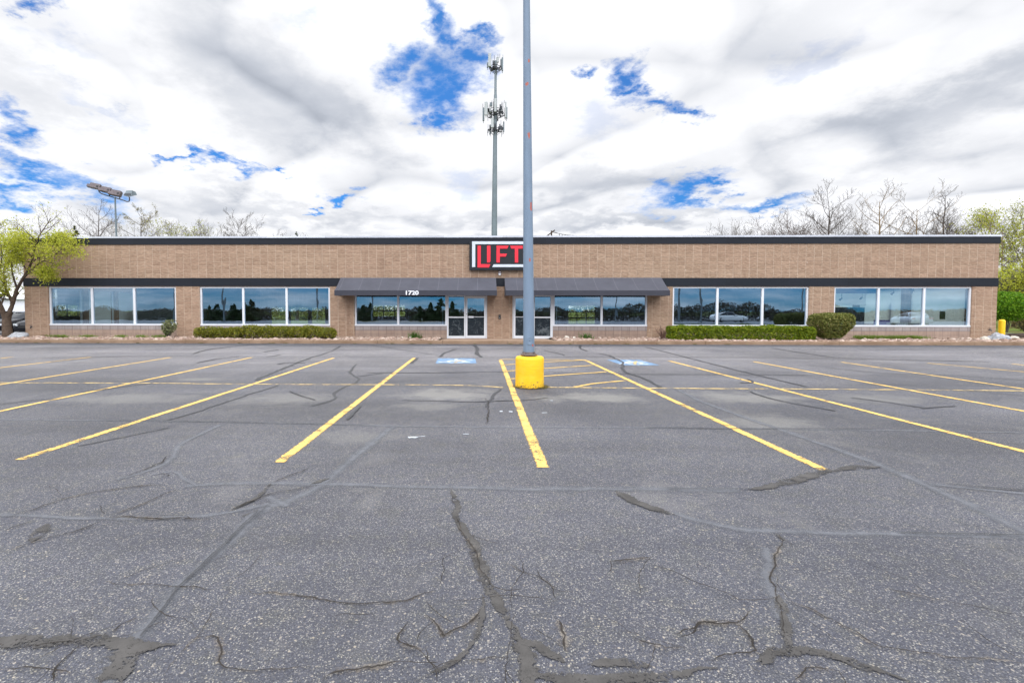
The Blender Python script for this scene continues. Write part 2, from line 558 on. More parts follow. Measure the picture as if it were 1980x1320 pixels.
def block_mat():
    m, nt = new_mat('split_face_block')
    v = OBJ(nt)
    s = N(nt, 'ShaderNodeSeparateXYZ', {0: v})
    u = N(nt, 'ShaderNodeCombineXYZ', {0: M(nt, 'ADD', M(nt, 'ADD', s.outputs[0], s.outputs[1]), 100.08), 1: M(nt, 'ADD', s.outputs[2], 0.0), 2: 0.0}).outputs[0]
    us = N(nt, 'ShaderNodeSeparateXYZ', {0: u})
    cu_, cz_ = M(nt, 'DIVIDE', us.outputs[0], 0.405), M(nt, 'DIVIDE', us.outputs[1], 0.2035)
    cell = N(nt, 'ShaderNodeCombineXYZ', {0: M(nt, 'FLOOR', cu_), 1: M(nt, 'FLOOR', cz_), 2: 0.0}).outputs[0]
    rnd = N(nt, 'ShaderNodeTexWhiteNoise', {'Vector': cell}, noise_dimensions='3D').outputs[0]
    wj = M(nt, 'MULTIPLY', M(nt, 'SUBTRACT', NOISE(nt, v, 6.0, 3.0), 0.5), 0.02)
    jv = SS(nt, M(nt, 'ABSOLUTE', M(nt, 'SUBTRACT', M(nt, 'FRACT', M(nt, 'ADD', cu_, wj)), 0.5)), 0.452, 0.478)
    jh = SS(nt, M(nt, 'ABSOLUTE', M(nt, 'SUBTRACT', M(nt, 'FRACT', M(nt, 'ADD', cz_, wj)), 0.5)), 0.435, 0.475)
    # the rock face overhangs its bed joints, so these show only here and there
    jh = M(nt, 'MULTIPLY', jh, LIN(nt, NOISE(nt, SCALEV(nt, u, (0.7, 1.6, 1.0)), 1.0, 5.0, 0.6), 0.33, 0.60, 0.3, 1.0))
    mort = M(nt, 'MAXIMUM', jv, jh)
    rough_n = NOISE(nt, SCALEV(nt, u, (1.0, 1.9, 1.0)), 6.0, 3.0, 0.55, 0.3)
    fine_n = NOISE(nt, v, 48.0, 4.0, 0.6)
    c = MIX(nt, rnd, (0.338, 0.236, 0.164), (0.405, 0.287, 0.203))
    c = MIX(nt, SS(nt, rough_n, 0.30, 0.72), MIX(nt, 1.0, c, (0.78, 0.75, 0.73), 'MULTIPLY'), c)
    c = MIX(nt, M(nt, 'MULTIPLY', SS(nt, fine_n, 0.6, 0.9), 0.3), c, (0.46, 0.35, 0.26))
    # big drifts of colour from batch to batch and old stains
    drift = NOISE(nt, SCALEV(nt, u, (0.16, 0.5, 1.0)), 1.0, 5.0, 0.6)
    c = MIX(nt, LIN(nt, drift, 0.35, 0.65, 0.0, 0.5), c, MIX(nt, 1.0, c, (0.98, 0.90, 0.92), 'MULTIPLY'))
    # rain streaks down from the fascia
    strk = NOISE(nt, SCALEV(nt, u, (2.2, 0.22, 1.0)), 1.0, 5.0, 0.6)
    c = MIX(nt, SS(nt, strk, 0.52, 0.74), c, MIX(nt, 1.0, c, (0.84, 0.82, 0.82), 'MULTIPLY'))
    # efflorescence specks
    spk = N(nt, 'ShaderNodeTexVoronoi', {'Vector': u, 'Scale': 1.6}, feature='F1')
    c = MIX(nt, M(nt, 'MULTIPLY', SS(nt, spk.outputs['Distance'], 0.055, 0.03), 0.5), c, (0.62, 0.54, 0.46))
    c = MIX(nt, M(nt, 'MULTIPLY', mort, LIN(nt, NOISE(nt, v, 1.1, 5.0), 0.3, 0.7, 0.25, 0.8)), c, (0.56, 0.43, 0.33))
    h = M(nt, 'ADD', M(nt, 'MULTIPLY', rough_n, 1.0), M(nt, 'MULTIPLY', mort, -0.9))
    return finish(m, nt, c, 0.92, 0.0, 0.2, h, 0.6, 0.05)


def sill_block_mat():
    m, nt = new_mat('smooth_block')
    v = OBJ(nt)
    s = N(nt, 'ShaderNodeSeparateXYZ', {0: v})
    u = N(nt, 'ShaderNodeCombineXYZ', {0: M(nt, 'ADD', s.outputs[0], 100.3), 1: M(nt, 'SUBTRACT', s.outputs[2], 0.533), 2: 0.0}).outputs[0]
    br = N(nt, 'ShaderNodeTexBrick', {'Vector': u, 'Color1': (0.0, 0.0, 0.0, 1), 'Color2': (1, 1, 1, 1), 'Scale': 1.0,
                                      'Mortar Size': 0.011, 'Mortar Smooth': 0.3, 'Brick Width': 0.405, 'Row Height': 0.215})
    br.offset = 0.0
    top = SS(nt, s.outputs[2], 0.51, 0.54)
    c = MIX(nt, br.outputs['Color'], (0.30, 0.215, 0.17), (0.335, 0.245, 0.195))
    c2 = MIX(nt, br.outputs['Color'], (0.275, 0.235, 0.225), (0.32, 0.275, 0.26))
    c = MIX(nt, top, c, c2)
    k = LIN(nt, NOISE(nt, SCALEV(nt, v, (3.0, 3.0, 1.0)), 2.0, 6.0, 0.65), 0.3, 0.7, 0.84, 1.1)
    c = MIX(nt, 1.0, c, N(nt, 'ShaderNodeCombineXYZ', {0: k, 1: k, 2: k}).outputs[0], 'MULTIPLY')
    c = MIX(nt, M(nt, 'MULTIPLY', br.outputs['Fac'], LIN(nt, top, 0, 1, 0.45, 0.8)), c, (0.12, 0.085, 0.075))
    return finish(m, nt, c, 0.85, 0.0, 0.25, br.outputs['Fac'], -0.4, 0.01)


def glass_mat(name, tint, refl, fac, wave=0.0015):
    m, nt = new_mat(name)
    v = OBJ(nt)
    b = N(nt, 'ShaderNodeBump', {'Strength': 1.0, 'Distance': wave, 'Height': NOISE(nt, SCALEV(nt, v, (2.4, 1.0, 0.9)), 1.0, 1.5, 0.4)})
    tr = N(nt, 'ShaderNodeBsdfTransparent', {0: (*tint, 1)})
    gl = N(nt, 'ShaderNodeBsdfAnisotropic', {0: (*refl, 1), 'Roughness': 0.0, 'Normal': b.outputs[0]})
    lw = N(nt, 'ShaderNodeLayerWeight', {0: 0.25})
    f = LIN(nt, lw.outputs['Fresnel'], 0.0, 1.0, fac, 1.0)
    mx = N(nt, 'ShaderNodeMixShader', {0: f, 1: tr.outputs[0], 2: gl.outputs[0]})
    N(nt, 'ShaderNodeOutputMaterial', {0: mx.outputs[0]})
    return m


def painted_pole_mat():
    m, nt = new_mat('grey_blue_pole_paint')
    v = OBJ(nt)
    s = N(nt, 'ShaderNodeSeparateXYZ', {0: v})
    k = LIN(nt, NOISE(nt, SCALEV(nt, v, (6, 6, 1.2)), 1.5, 6.0, 0.65), 0.3, 0.7, 0.88, 1.1)
    c = MIX(nt, 1.0, (0.165, 0.225, 0.305), N(nt, 'ShaderNodeCombineXYZ', {0: k, 1: k, 2: k}).outputs[0], 'MULTIPLY')
    n = NOISE(nt, SCALEV(nt, v, (22, 22, 9)), 1.0, 6.0, 0.7)
    patch = None
    for z, h, x0, wx in ((3.60, 0.13, 0.00, 0.035), (5.0, 0.09, -0.05, 0.05), (6.0, 0.05, -0.09, 0.05), (6.45, 0.06, -0.06, 0.03), (2.55, 0.06, -0.02, 0.03), (0.85, 0.05, 0.05, 0.03)):
        d1 = M(nt, 'DIVIDE', M(nt, 'ABSOLUTE', M(nt, 'SUBTRACT', s.outputs[2], z)), h)
        d2 = M(nt, 'DIVIDE', M(nt, 'ABSOLUTE', M(nt, 'SUBTRACT', s.outputs[0], x0)), wx)
        d = M(nt, 'SUBTRACT', 1.0, M(nt, 'SQRT', M(nt, 'ADD', M(nt, 'MULTIPLY', d1, d1), M(nt, 'MULTIPLY', d2, d2))))
        patch = d if patch is None else M(nt, 'MAXIMUM', patch, d)
    n3 = NOISE(nt, SCALEV(nt, v, (14, 14, 2.5)), 2.0, 7.0, 0.7)
    c = MIX(nt, SS(nt, n3, 0.66, 0.72), c, (0.11, 0.13, 0.15))
    c = MIX(nt, SS(nt, n3, 0.30, 0.26), c, (0.30, 0.36, 0.42))
    rust = SS(nt, M(nt, 'ADD', M(nt, 'MAXIMUM', patch, -0.4), M(nt, 'MULTIPLY', M(nt, 'SUBTRACT', n, 0.5), 2.6)), 0.30, 0.5)
    c = MIX(nt, rust, c, MIX(nt, n, (0.50, 0.10, 0.06), (0.26, 0.11, 0.09)))
    return finish(m, nt, c, 0.5, 0.0, 0.4, n, 0.15, 0.004)


def yellow_concrete_mat():
    m, nt = new_mat('yellow_painted_concrete')
    v = OBJ(nt)
    s = N(nt, 'ShaderNodeSeparateXYZ', {0: v})
    n = NOISE(nt, v, 7.0, 8.0, 0.7)
    n2 = NOISE(nt, SCALEV(nt, v, (3, 3, 30)), 1.0, 4.0, 0.6)
    k = LIN(nt, n2, 0.3, 0.7, 0.9, 1.08)
    c = MIX(nt, 1.0, (0.86, 0.50, 0.012), N(nt, 'ShaderNodeCombineXYZ', {0: k, 1: k, 2: k}).outputs[0], 'MULTIPLY')
    c = MIX(nt, M(nt, 'MULTIPLY', SS(nt, n, 0.42, 0.75), 0.35), c, (0.90, 0.62, 0.10))
    low = LIN(nt, s.outputs[2], 0.0, 0.22, 0.17, 0.0)
    scuff = SS(nt, NOISE(nt, SCALEV(nt, v, (5, 5, 22)), 1.0, 6.0, 0.7), 0.60, 0.72)
    c = MIX(nt, M(nt, 'MULTIPLY', scuff, 0.45), c, (0.50, 0.33, 0.06))
    chip = SS(nt, M(nt, 'ADD', NOISE(nt, v, 26.0, 7.0, 0.7), low), 0.655, 0.70)
    c = MIX(nt, chip, c, (0.13, 0.10, 0.05))
    top = LIN(nt, s.outputs[2], 0.50, 0.62, 0.0, 0.07)
    chip2 = SS(nt, M(nt, 'ADD', NOISE(nt, SCALEV(nt, v, (9, 9, 3)), 3.0, 7.0, 0.7), top), 0.70, 0.73)
    c = MIX(nt, chip2, c, (0.22, 0.16, 0.05))
    return finish(m, nt, c, 0.6, 0.0, 0.35, n, 0.35, 0.01)


def ground_mat():
    m, nt = new_mat('grass_ground')
    v = OBJ(nt)
    n = NOISE(nt, v, 0.35, 7.0, 0.65)
    n2 = NOISE(nt, v, 7.0, 5.0, 0.7)
    c = MIX(nt, SS(nt, n2, 0.3, 0.7), (0.065, 0.105, 0.018), (0.13, 0.17, 0.035))
    c = MIX(nt, SS(nt, n, 0.48, 0.68), c, (0.19, 0.15, 0.075))
    return finish(m, nt, c, 0.95, 0.0, 0.1, n2, 0.6, 0.08)


def concrete_mat(name, a, b, sc=1.0):
    m, nt = new_mat(name)
    v = OBJ(nt)
    n = NOISE(nt, v, 1.6 * sc, 7.0, 0.65)
    n2 = NOISE(nt, v, 40.0, 4.0, 0.7)
    c = MIX(nt, SS(nt, n, 0.3, 0.7), a, b)
    c = MIX(nt, M(nt, 'MULTIPLY', SS(nt, n2, 0.55, 0.8), 0.4), c, tuple(x * 0.55 for x in a))
    return finish(m, nt, c, 0.9, 0.0, 0.2, n2, 0.4, 0.006)


def island_mat(name, cols, rough=0.85, bstr=0.4):
    m, nt = new_mat(name)
    ri = N(nt, 'ShaderNodeNewGeometry').outputs['Random Per Island']
    cr = N(nt, 'ShaderNodeValToRGB', {0: ri})
    e = cr.color_ramp.elements
    while len(e) < len(cols):
        e.new(0.5)
    for i, c in enumerate(cols):
        e[i].position = i / (len(cols) - 1)
        e[i].color = (*c, 1)
    return finish(m, nt, cr.outputs[0], rough, 0.0, 0.25, NOISE(nt, OBJ(nt), 50.0, 3.0), bstr, 0.01)


def seg_metal_mat(name, col, step, rough=0.45, jc=0.35):
    """sheet metal in lengths, a fine dark joint between them"""
    m, nt = new_mat(name)
    v = OBJ(nt)
    s = N(nt, 'ShaderNodeSeparateXYZ', {0: v})
    f = M(nt, 'FRACT', M(nt, 'DIVIDE', M(nt, 'ADD', s.outputs[0], 200.0), step))
    j = M(nt, 'LESS_THAN', f, 0.012 / step)
    cell = M(nt, 'FLOOR', M(nt, 'DIVIDE', M(nt, 'ADD', s.outputs[0], 200.0), step))
    rn = N(nt, 'ShaderNodeTexWhiteNoise', {'W': cell}, noise_dimensions='1D').outputs[0]
    k = M(nt, 'MULTIPLY', LIN(nt, rn, 0, 1, 0.88, 1.12), LIN(nt, NOISE(nt, SCALEV(nt, v, (0.6, 1, 4)), 1.0, 6.0, 0.6), 0.3, 0.7, 0.88, 1.12))
    c = MIX(nt, 1.0, col, N(nt, 'ShaderNodeCombineXYZ', {0: k, 1: k, 2: k}).outputs[0], 'MULTIPLY')
    c = MIX(nt, j, c, tuple(x * jc for x in col))
    return finish(m, nt, c, rough, 0.0, 0.25)


def awning_mat():
    m, nt = new_mat('grey_awning_fabric')
    v = OBJ(nt)
    s = N(nt, 'ShaderNodeSeparateXYZ', {0: v})
    f = M(nt, 'FRACT', M(nt, 'DIVIDE', M(nt, 'ADD', s.outputs[0], 100.46), 0.985))
    j = M(nt, 'MULTIPLY', M(nt, 'LESS_THAN', f, 0.020), 0.28)
    n = NOISE(nt, v, 1.4, 6.0, 0.6)
    k = LIN(nt, n, 0.3, 0.7, 0.88, 1.1)
    c = MIX(nt, 1.0, (0.074, 0.076, 0.094), N(nt, 'ShaderNodeCombineXYZ', {0: k, 1: k, 2: k}).outputs[0], 'MULTIPLY')
    c = MIX(nt, j, c, (0.24, 0.24, 0.27))
    return finish(m, nt, c, 0.8, 0.0, 0.3, NOISE(nt, SCALEV(nt, v, (1.2, 1, 1)), 1.0, 3.0), 0.25, 0.05)


def graphic_mat():
    """printed film on the lower door glass: pale machine-like swirls on near black"""
    m, nt = new_mat('door_film')
    v = OBJ(nt)
    n = N(nt, 'ShaderNodeTexNoise', {'Vector': SCALEV(nt, v, (1.0, 0.0, 1.0)), 'Scale': 1.7, 'Detail': 3.0, 'Roughness': 0.5, 'Distortion': 1.6}).outputs[0]
    f = M(nt, 'ABSOLUTE', M(nt, 'SUBTRACT', M(nt, 'FRACT', M(nt, 'MULTIPLY', n, 7.0)), 0.5))
    c = MIX(nt, SS(nt, f, 0.30, 0.48), (0.012, 0.018, 0.024), (0.07, 0.085, 0.095))
    c = MIX(nt, SS(nt, NOISE(nt, v, 1.2, 3.0), 0.58, 0.66), c, (0.12, 0.135, 0.145))
    c = MIX(nt, SS(nt, NOISE(nt, SCALEV(nt, v, (1.3, 1, 1.0)), 2.1, 3.0), 0.42, 0.56), (0.012, 0.018, 0.024), c)
    return finish(m, nt, c, 0.15, 0.0, 0.5)


STAINS = []
for (px, py, rx, ry, a) in ((865, 762, 1.15, 0.85, 0.6), (830, 785, 0.7, 0.5, 0.3), (1160, 768, 1.0, 0.65, 0.6), (1060, 770, 0.45, 0.5, 0.4), (1440, 768, 1.3, 0.8, 0.5), (1690, 770, 1.3, 0.6, 0.3), (560, 770, 1.2, 0.7, 0.35), (250, 770, 1.6, 0.7, 0.35), (380, 733, 0.6, 0.4, 0.4), (1480, 815, 0.9, 0.7, 0.4), (690, 845, 0.8, 0.5, 0.25)):
    q_ = on_z(px, py)
    STAINS.append((q_.x, q_.y, rx, ry, a))

MAT = dict(
    asphalt=asphalt_mat(),
    paint=strip_mat('yellow_line_paint', (0.68, 0.45, 0.13), 0.12, 0.40, 0.42, 20.0, 0.7, 0.22, 0.56),
    paint_thin=strip_mat('worn_yellow_line_paint', (0.58, 0.43, 0.19), 0.15, 0.45, 0.4, 16.0, 0.7, 0.2, 0.8),
    blue=strip_mat('blue_bay_paint', (0.145, 0.25, 0.395), 0.02, 0.12, 0.2, 12.0, 0.7, 0.3, 0.45),
    white_mark=strip_mat('faded_white_bay_paint', (0.55, 0.60, 0.66), 0.05, 0.35, 0.4, 14.0, 0.7, 0.25, 0.3, 0.85),
    seal=strip_mat('grey_crack_sealant', (0.066, 0.063, 0.061), 0.20, 0.42, 0.95, 11.0, 0.75, 0.35, 0.58),
    seal_pale=strip_mat('pale_seam_sealant', (0.150, 0.158, 0.178), 0.05, 1.1, 0.5, 12.0, 0.75, 0.2, 0.3, 0.72),
    tar=strip_mat('dark_tar_sealant', (0.046, 0.048, 0.054), 0.12, 0.35, 0.4, 6.0, 0.7, 0.25, 0.2),
    crack=strip_mat('open_crack', (0.030, 0.026, 0.023), 0.3, 0.6, 0.7, 30.0, 0.95, 0.3, 0.3),
    crumb=strip_mat('crumbled_crack_edge', (0.235, 0.205, 0.17), 0.45, 1.0, 0.9, 45.0, 0.95, 0.5, 0.9, 0.5),
    grass=ground_mat(),
    block=block_mat(), sill=sill_block_mat(),
    fascia=seg_metal_mat('navy_black_fascia', (0.010, 0.0125, 0.019), 1.53, 0.5, 0.4),
    coping=seg_metal_mat('pale_metal_coping', (0.52, 0.54, 0.60), 3.05, 0.4, 0.6),
    alu=simple('silver_window_frame', (0.66, 0.67, 0.70), 0.4, 0.0, 0.5, 0.05, 2.0),
    glass=glass_mat('tinted_window_glass', (0.78, 0.90, 0.87), (0.58, 0.78, 1.0), 0.43, 0.0012),
    glass_clear=glass_mat('back_window_glass', (0.96, 0.99, 0.97), (0.9, 0.95, 1.0), 0.05),
    awning=awning_mat(),
    valance=simple('dark_awning_valance', (0.042, 0.043, 0.056), 0.75, 0, 0.3, 0.12, 1.0),
    white=simple('white_letter_vinyl', (0.78, 0.79, 0.82), 0.5, 0, 0.4, 0.04),
    sign_black=simple('black_sign_face', (0.014, 0.016, 0.019), 0.35, 0, 0.4, 0.1),
    sign_red=simple('red_sign_letter', (0.78, 0.022, 0.042), 0.35, 0, 0.5, 0.04),
    sign_grey=simple('silver_sign_bar', (0.56, 0.60, 0.66), 0.35, 0, 0.5, 0.04),
    pole=painted_pole_mat(), yellow=yellow_concrete_mat(),
    rusty=simple('rusty_steel', (0.15, 0.12, 0.11), 0.8, 0.0, 0.3, 0.5, 18.0, 0.4),
    galv=simple('grey_galvanised_steel', (0.15, 0.185, 0.205), 0.55, 0.0, 0.4, 0.15, 0.8),
    dark_steel=simple('dark_steel', (0.045, 0.05, 0.06), 0.6, 0.0, 0.4, 0.2, 2.0),
    antenna=simple('pale_antenna_shell', (0.40, 0.42, 0.42), 0.6, 0, 0.3, 0.08, 0.6),
    lamp_brown=simple('weathered_lamp_housing', (0.15, 0.125, 0.13), 0.7, 0, 0.3, 0.25, 2.5),
    lens=simple('lamp_lens', (0.42, 0.46, 0.52), 0.15, 0, 0.6, 0.1),
    kerb=concrete_mat('tan_kerb_concrete', (0.185, 0.120, 0.078), (0.275, 0.19, 0.13), 0.8),
    walk=concrete_mat('tan_walk_concrete', (0.30, 0.205, 0.145), (0.37, 0.27, 0.20), 0.6),
    pad=concrete_mat('pale_concrete', (0.46, 0.43, 0.40), (0.56, 0.53, 0.50), 0.4),
    bed=concrete_mat('bed_soil', (0.17, 0.125, 0.095), (0.26, 0.20, 0.155), 2.0),
    pebble=island_mat('tan_river_stone', [(0.15, 0.095, 0.07), (0.33, 0.23, 0.18), (0.22, 0.15, 0.11), (0.44, 0.33, 0.27), (0.27, 0.175, 0.135), (0.56, 0.45, 0.38), (0.18, 0.13, 0.10)]),
    rock=concrete_mat('grey_rock', (0.26, 0.27, 0.29), (0.42, 0.43, 0.45), 3.0),
    rock_pale=concrete_mat('pale_rock', (0.50, 0.45, 0.38), (0.62, 0.57, 0.50), 4.0),
    hedge=leaf_mat('hedge_leaves', [(0.07, 0.125, 0.010), (0.15, 0.22, 0.012), (0.26, 0.32, 0.014), (0.09, 0.15, 0.013), (0.33, 0.34, 0.02)], 0.3),
    hedge_olive=leaf_mat('olive_hedge_leaves', [(0.10, 0.115, 0.016), (0.22, 0.21, 0.02), (0.13, 0.17, 0.018), (0.31, 0.28, 0.03), (0.11, 0.13, 0.018)], 0.3),
    shrub=leaf_mat('shrub_leaves', [(0.13, 0.16, 0.03), (0.23, 0.22, 0.06), (0.12, 0.17, 0.035), (0.33, 0.28, 0.09)], 0.3),
    rhodo=leaf_mat('grey_green_leaves', [(0.12, 0.155, 0.06), (0.24, 0.26, 0.13), (0.16, 0.19, 0.075), (0.33, 0.31, 0.19)], 0.3),
    lily=leaf_mat('lily_blades', [(0.045, 0.12, 0.018), (0.09, 0.20, 0.03), (0.06, 0.15, 0.02)], 0.3),
    weeds=leaf_mat('weed_blades', [(0.08, 0.17, 0.016), (0.15, 0.25, 0.028), (0.22, 0.22, 0.05), (0.10, 0.19, 0.02)], 0.35),
    dryweed=leaf_mat('dry_weed_blades', [(0.24, 0.19, 0.07), (0.14, 0.12, 0.035), (0.30, 0.24, 0.10), (0.08, 0.09, 0.02)], 0.3),
    spring=leaf_mat('spring_leaves', [(0.30, 0.36, 0.03), (0.50, 0.53, 0.05), (0.42, 0.43, 0.035), (0.60, 0.60, 0.11), (0.27, 0.33, 0.03)], 0.5),
    spring_pale=leaf_mat('pale_spring_leaves', [(0.26, 0.30, 0.06), (0.40, 0.42, 0.10), (0.34, 0.34, 0.07), (0.46, 0.44, 0.17)], 0.5),
    bush=leaf_mat('bright_evergreen_leaves', [(0.050, 0.15, 0.006), (0.10, 0.24, 0.010), (0.20, 0.34, 0.015), (0.075, 0.18, 0.008)], 0.3),
    conifer=leaf_mat('conifer_needles', [(0.022, 0.045, 0.014), (0.05, 0.075, 0.022), (0.035, 0.06, 0.018)], 0.1),
    conifer_olive=leaf_mat('olive_conifer_needles', [(0.055, 0.07, 0.018), (0.12, 0.125, 0.03), (0.08, 0.09, 0.022)], 0.15),  # olive needles, paler than those of the dark conifers
    bark=simple('grey_brown_bark', (0.10, 0.072, 0.054), 0.95, 0, 0.1, 0.4, 9.0, 0.8, 25.0),
    bark_tan=simple('tan_bark', (0.23, 0.165, 0.095), 0.95, 0, 0.1, 0.3, 2.0),
    twig=simple('dark_twig', (0.105, 0.09, 0.083), 0.95, 0, 0.1, 0.2, 2.0),
    twig_red=simple('reddish_twig', (0.13, 0.075, 0.06), 0.9, 0, 0.1, 0.3, 2.0),
    bud=leaf_mat('tree_buds', [(0.20, 0.15, 0.06), (0.28, 0.25, 0.09), (0.17, 0.15, 0.06)], 0.3),
    floor=simple('interior_floor', (0.16, 0.165, 0.17), 0.35, 0, 0.5, 0.2, 0.8),
    ceil=simple('interior_ceiling', (0.30, 0.31, 0.32), 0.9, 0, 0.2, 0.1),
    inwhite=simple('white_interior_paint', (0.72, 0.74, 0.74), 0.8, 0, 0.3, 0.05, 1.0),
    indark=simple('dark_interior_paint', (0.10, 0.105, 0.11), 0.8, 0, 0.3, 0.2, 1.0),
    purple=simple('purple_interior_paint', (0.17, 0.11, 0.42), 0.7, 0, 0.3, 0.15, 1.0),
    wood=simple('light_wood', (0.62, 0.42, 0.20), 0.5, 0, 0.4, 0.15, 4.0),
    film=graphic_mat(),
    dark=simple('black_plastic', (0.018, 0.017, 0.017), 0.45, 0, 0.4, 0.2),
    roof=simple('roof_membrane', (0.30, 0.30, 0.30), 0.9, 0, 0.2, 0.2, 0.6),
    bollard=simple('bright_yellow_sleeve', (0.88, 0.56, 0.008), 0.45, 0, 0.4, 0.05),
    timber=simple('dark_weathered_timber', (0.075, 0.055, 0.045), 0.95, 0, 0.2, 0.4, 5.0, 0.5),
    car_black=simple('black_car_paint', (0.010, 0.011, 0.015), 0.2, 0, 0.25, 0.05),
    car_silver=simple('silver_car_paint', (0.48, 0.50, 0.52), 0.25, 0.2, 0.6, 0.04),
    car_white=simple('white_car_paint', (0.74, 0.75, 0.76), 0.2, 0, 0.6, 0.03),
    car_glass=simple('dark_car_glass', (0.012, 0.016, 0.022), 0.08, 0, 0.3, 0.02),
    tyre=simple('tyre_rubber', (0.02, 0.02, 0.02), 0.85, 0, 0.3, 0.2),
    rim=simple('alloy_rim', (0.38, 0.39, 0.40), 0.35, 0.3, 0.5, 0.05),
    headlight=simple('clear_headlight', (0.60, 0.63, 0.66), 0.08, 0, 0.7, 0.05),
    taillight=simple('red_lamp', (0.4, 0.02, 0.02), 0.15, 0, 0.6, 0.05),
    greenbox=simple('olive_green_panel', (0.075, 0.12, 0.03), 0.6, 0, 0.3, 0.2, 5.0),
    wire=simple('black_cable', (0.03, 0.03, 0.035), 0.6, 0, 0.3, 0.1),
)


def corrugated_mat():
    m, nt = new_mat('white_corrugated_metal')
    v = OBJ(nt)
    s = N(nt, 'ShaderNodeSeparateXYZ', {0: v})
    f = M(nt, 'SINE', M(nt, 'MULTIPLY', M(nt, 'ADD', s.outputs[0], s.outputs[1]), 2 * PI / 0.30))
    return finish(m, nt, (0.74, 0.74, 0.80), 0.5, 0, 0.4, f, 0.5, 0.03)


MAT['corrugated'] = corrugated_mat()


def frosted_mat():
    m, nt = new_mat('frosted_white_panel')
    a = N(nt, 'ShaderNodeBsdfTranslucent', {0: (0.86, 0.90, 0.90, 1)})
    b = N(nt, 'ShaderNodeBsdfDiffuse', {0: (0.8, 0.82, 0.82, 1)})
    mx = N(nt, 'ShaderNodeMixShader', {0: 0.3, 1: a.outputs[0], 2: b.outputs[0]})
    N(nt, 'ShaderNodeOutputMaterial', {0: mx.outputs[0]})
    return m


MAT['frosted'] = frosted_mat()

MAT['base_shade'] = strip_mat('painted_contact_shade', (0.085, 0.07, 0.052), 0.3, 0.8, 0.9, 16.0, 0.95, 0.4, 0.4, 0.9)  # dark brown that imitates contact shadow at the foot of the pole base

from mathutils import noise as mnoise

# ------------------------------------------------------------------ the ground
WY = 25.0                      # the facade stands at y = WY
KY0, KY1 = 22.35, 22.58        # kerb
LX, RX = on_y(48, 600, WY).x, on_y(1927, 600, WY).x
BACK = 46.0                    # rear wall of the building


def sheet(name, x0, y0, x1, y1, z, mat, parent=None, nx=1, ny=1):
    vs = [(x0 + (x1 - x0) * i / nx, y0 + (y1 - y0) * j / ny, z) for j in range(ny + 1) for i in range(nx + 1)]
    fs = [(j * (nx + 1) + i, j * (nx + 1) + i + 1, (j + 1) * (nx + 1) + i + 1, (j + 1) * (nx + 1) + i) for j in range(ny) for i in range(nx)]
    return MB().add(vs, fs).build(name, mat, parent)


tag(sheet('ground', -900, -900, 900, 900, -0.03, MAT['grass']), kind='structure')
lot = tag(sheet('parking_lot', -110, -100, 110, KY0 + 0.05, 0.0, MAT['asphalt']), kind='structure')
tag(sheet('side_drive', -60, 25.9, LX - 0.6, 52, 0.02, MAT['asphalt']), kind='structure')
tag(sheet('concrete_path', RX + 0.05, 28.4, 75, 34.2, 0.03, MAT['pad']), kind='structure')
tag(MB().box(LX, 25.05, -0.02, RX, BACK, 0.04).build('foundation', MAT['pad']), kind='structure')

# kerb in cast lengths, open joints between them
k = MB()
x = -62.0
rk = random.Random(3)
while x < 66:
    L = 3.02
    prof = [(KY0, -0.02), (KY0 + 0.012, 0.125), (KY0 + 0.03, 0.148), (KY0 + 0.055, 0.156), (KY1 - 0.02, 0.156), (KY1, 0.145), (KY1, -0.02)]
    dz = rk.uniform(-0.006, 0.006)
    n = len(prof)
    vs = [(x, y, z + (dz if z > 0 else 0)) for y, z in prof] + [(x + L - 0.014, y, z + (dz if z > 0 else 0)) for y, z in prof]
    k.add(vs, [tuple(range(n)), tuple(range(2 * n - 1, n - 1, -1))] + [(i, (i + 1) % n, n + (i + 1) % n, n + i) for i in range(n)])
    x += L
tag(k.build('kerb', MAT['kerb']), kind='structure')
WX0, WX1 = on_y(846, 657, KY1).x, on_y(1078, 657, KY1).x
tag(MB().add([(WX0, KY1, 0.14), (WX1, KY1, 0.14), (WX1 - 0.25, WY + 0.3, 0.10), (WX0 + 0.45, WY + 0.3, 0.10), (WX0, KY1, -0.02), (WX1, KY1, -0.02), (WX1 - 0.25, WY + 0.3, -0.02), (WX0 + 0.45, WY + 0.3, -0.02)],
             [(0, 1, 2, 3), (4, 7, 6, 5), (0, 4, 5, 1), (1, 5, 6, 2), (3, 2, 6, 7), (0, 3, 7, 4)]).build('walkway', MAT['walk']), kind='structure')


def bed_z(x, y):
    t = (y - KY1) / (WY - KY1)
    return 0.125 + 0.02 * t + 0.018 * mnoise.noise((x * 0.9, y * 0.9, 0)) + 0.012 * mnoise.noise((x * 3, y * 3, 4))


def bed_sheet(mb, x0, x1, y0, y1, edge=None):
    nx, ny = max(2, int((x1 - x0) / 0.22)), max(2, int((y1 - y0) / 0.22))
    vs = []
    for j in range(ny + 1):
        for i in range(nx + 1):
            xx, yy = x0 + (x1 - x0) * i / nx, y0 + (y1 - y0) * j / ny
            vs.append((xx, yy, bed_z(xx, yy)))
    mb.add(vs, [(j * (nx + 1) + i, j * (nx + 1) + i + 1, (j + 1) * (nx + 1) + i + 1, (j + 1) * (nx + 1) + i) for j in range(ny) for i in range(nx)])


bm_ = MB()
bed_sheet(bm_, -62, WX0 + 0.02, KY1 - 0.01, WY + 0.06)
bed_sheet(bm_, WX1 - 0.02, 64, KY1 - 0.01, WY + 0.06)
bed_sheet(bm_, -62, LX - 0.02, WY + 0.06, 25.88)
bed_sheet(bm_, RX + 0.02, 64, WY + 0.06, 28.38)
tag(bm_.build('planting_bed', MAT['bed'], smooth=True), kind='structure')


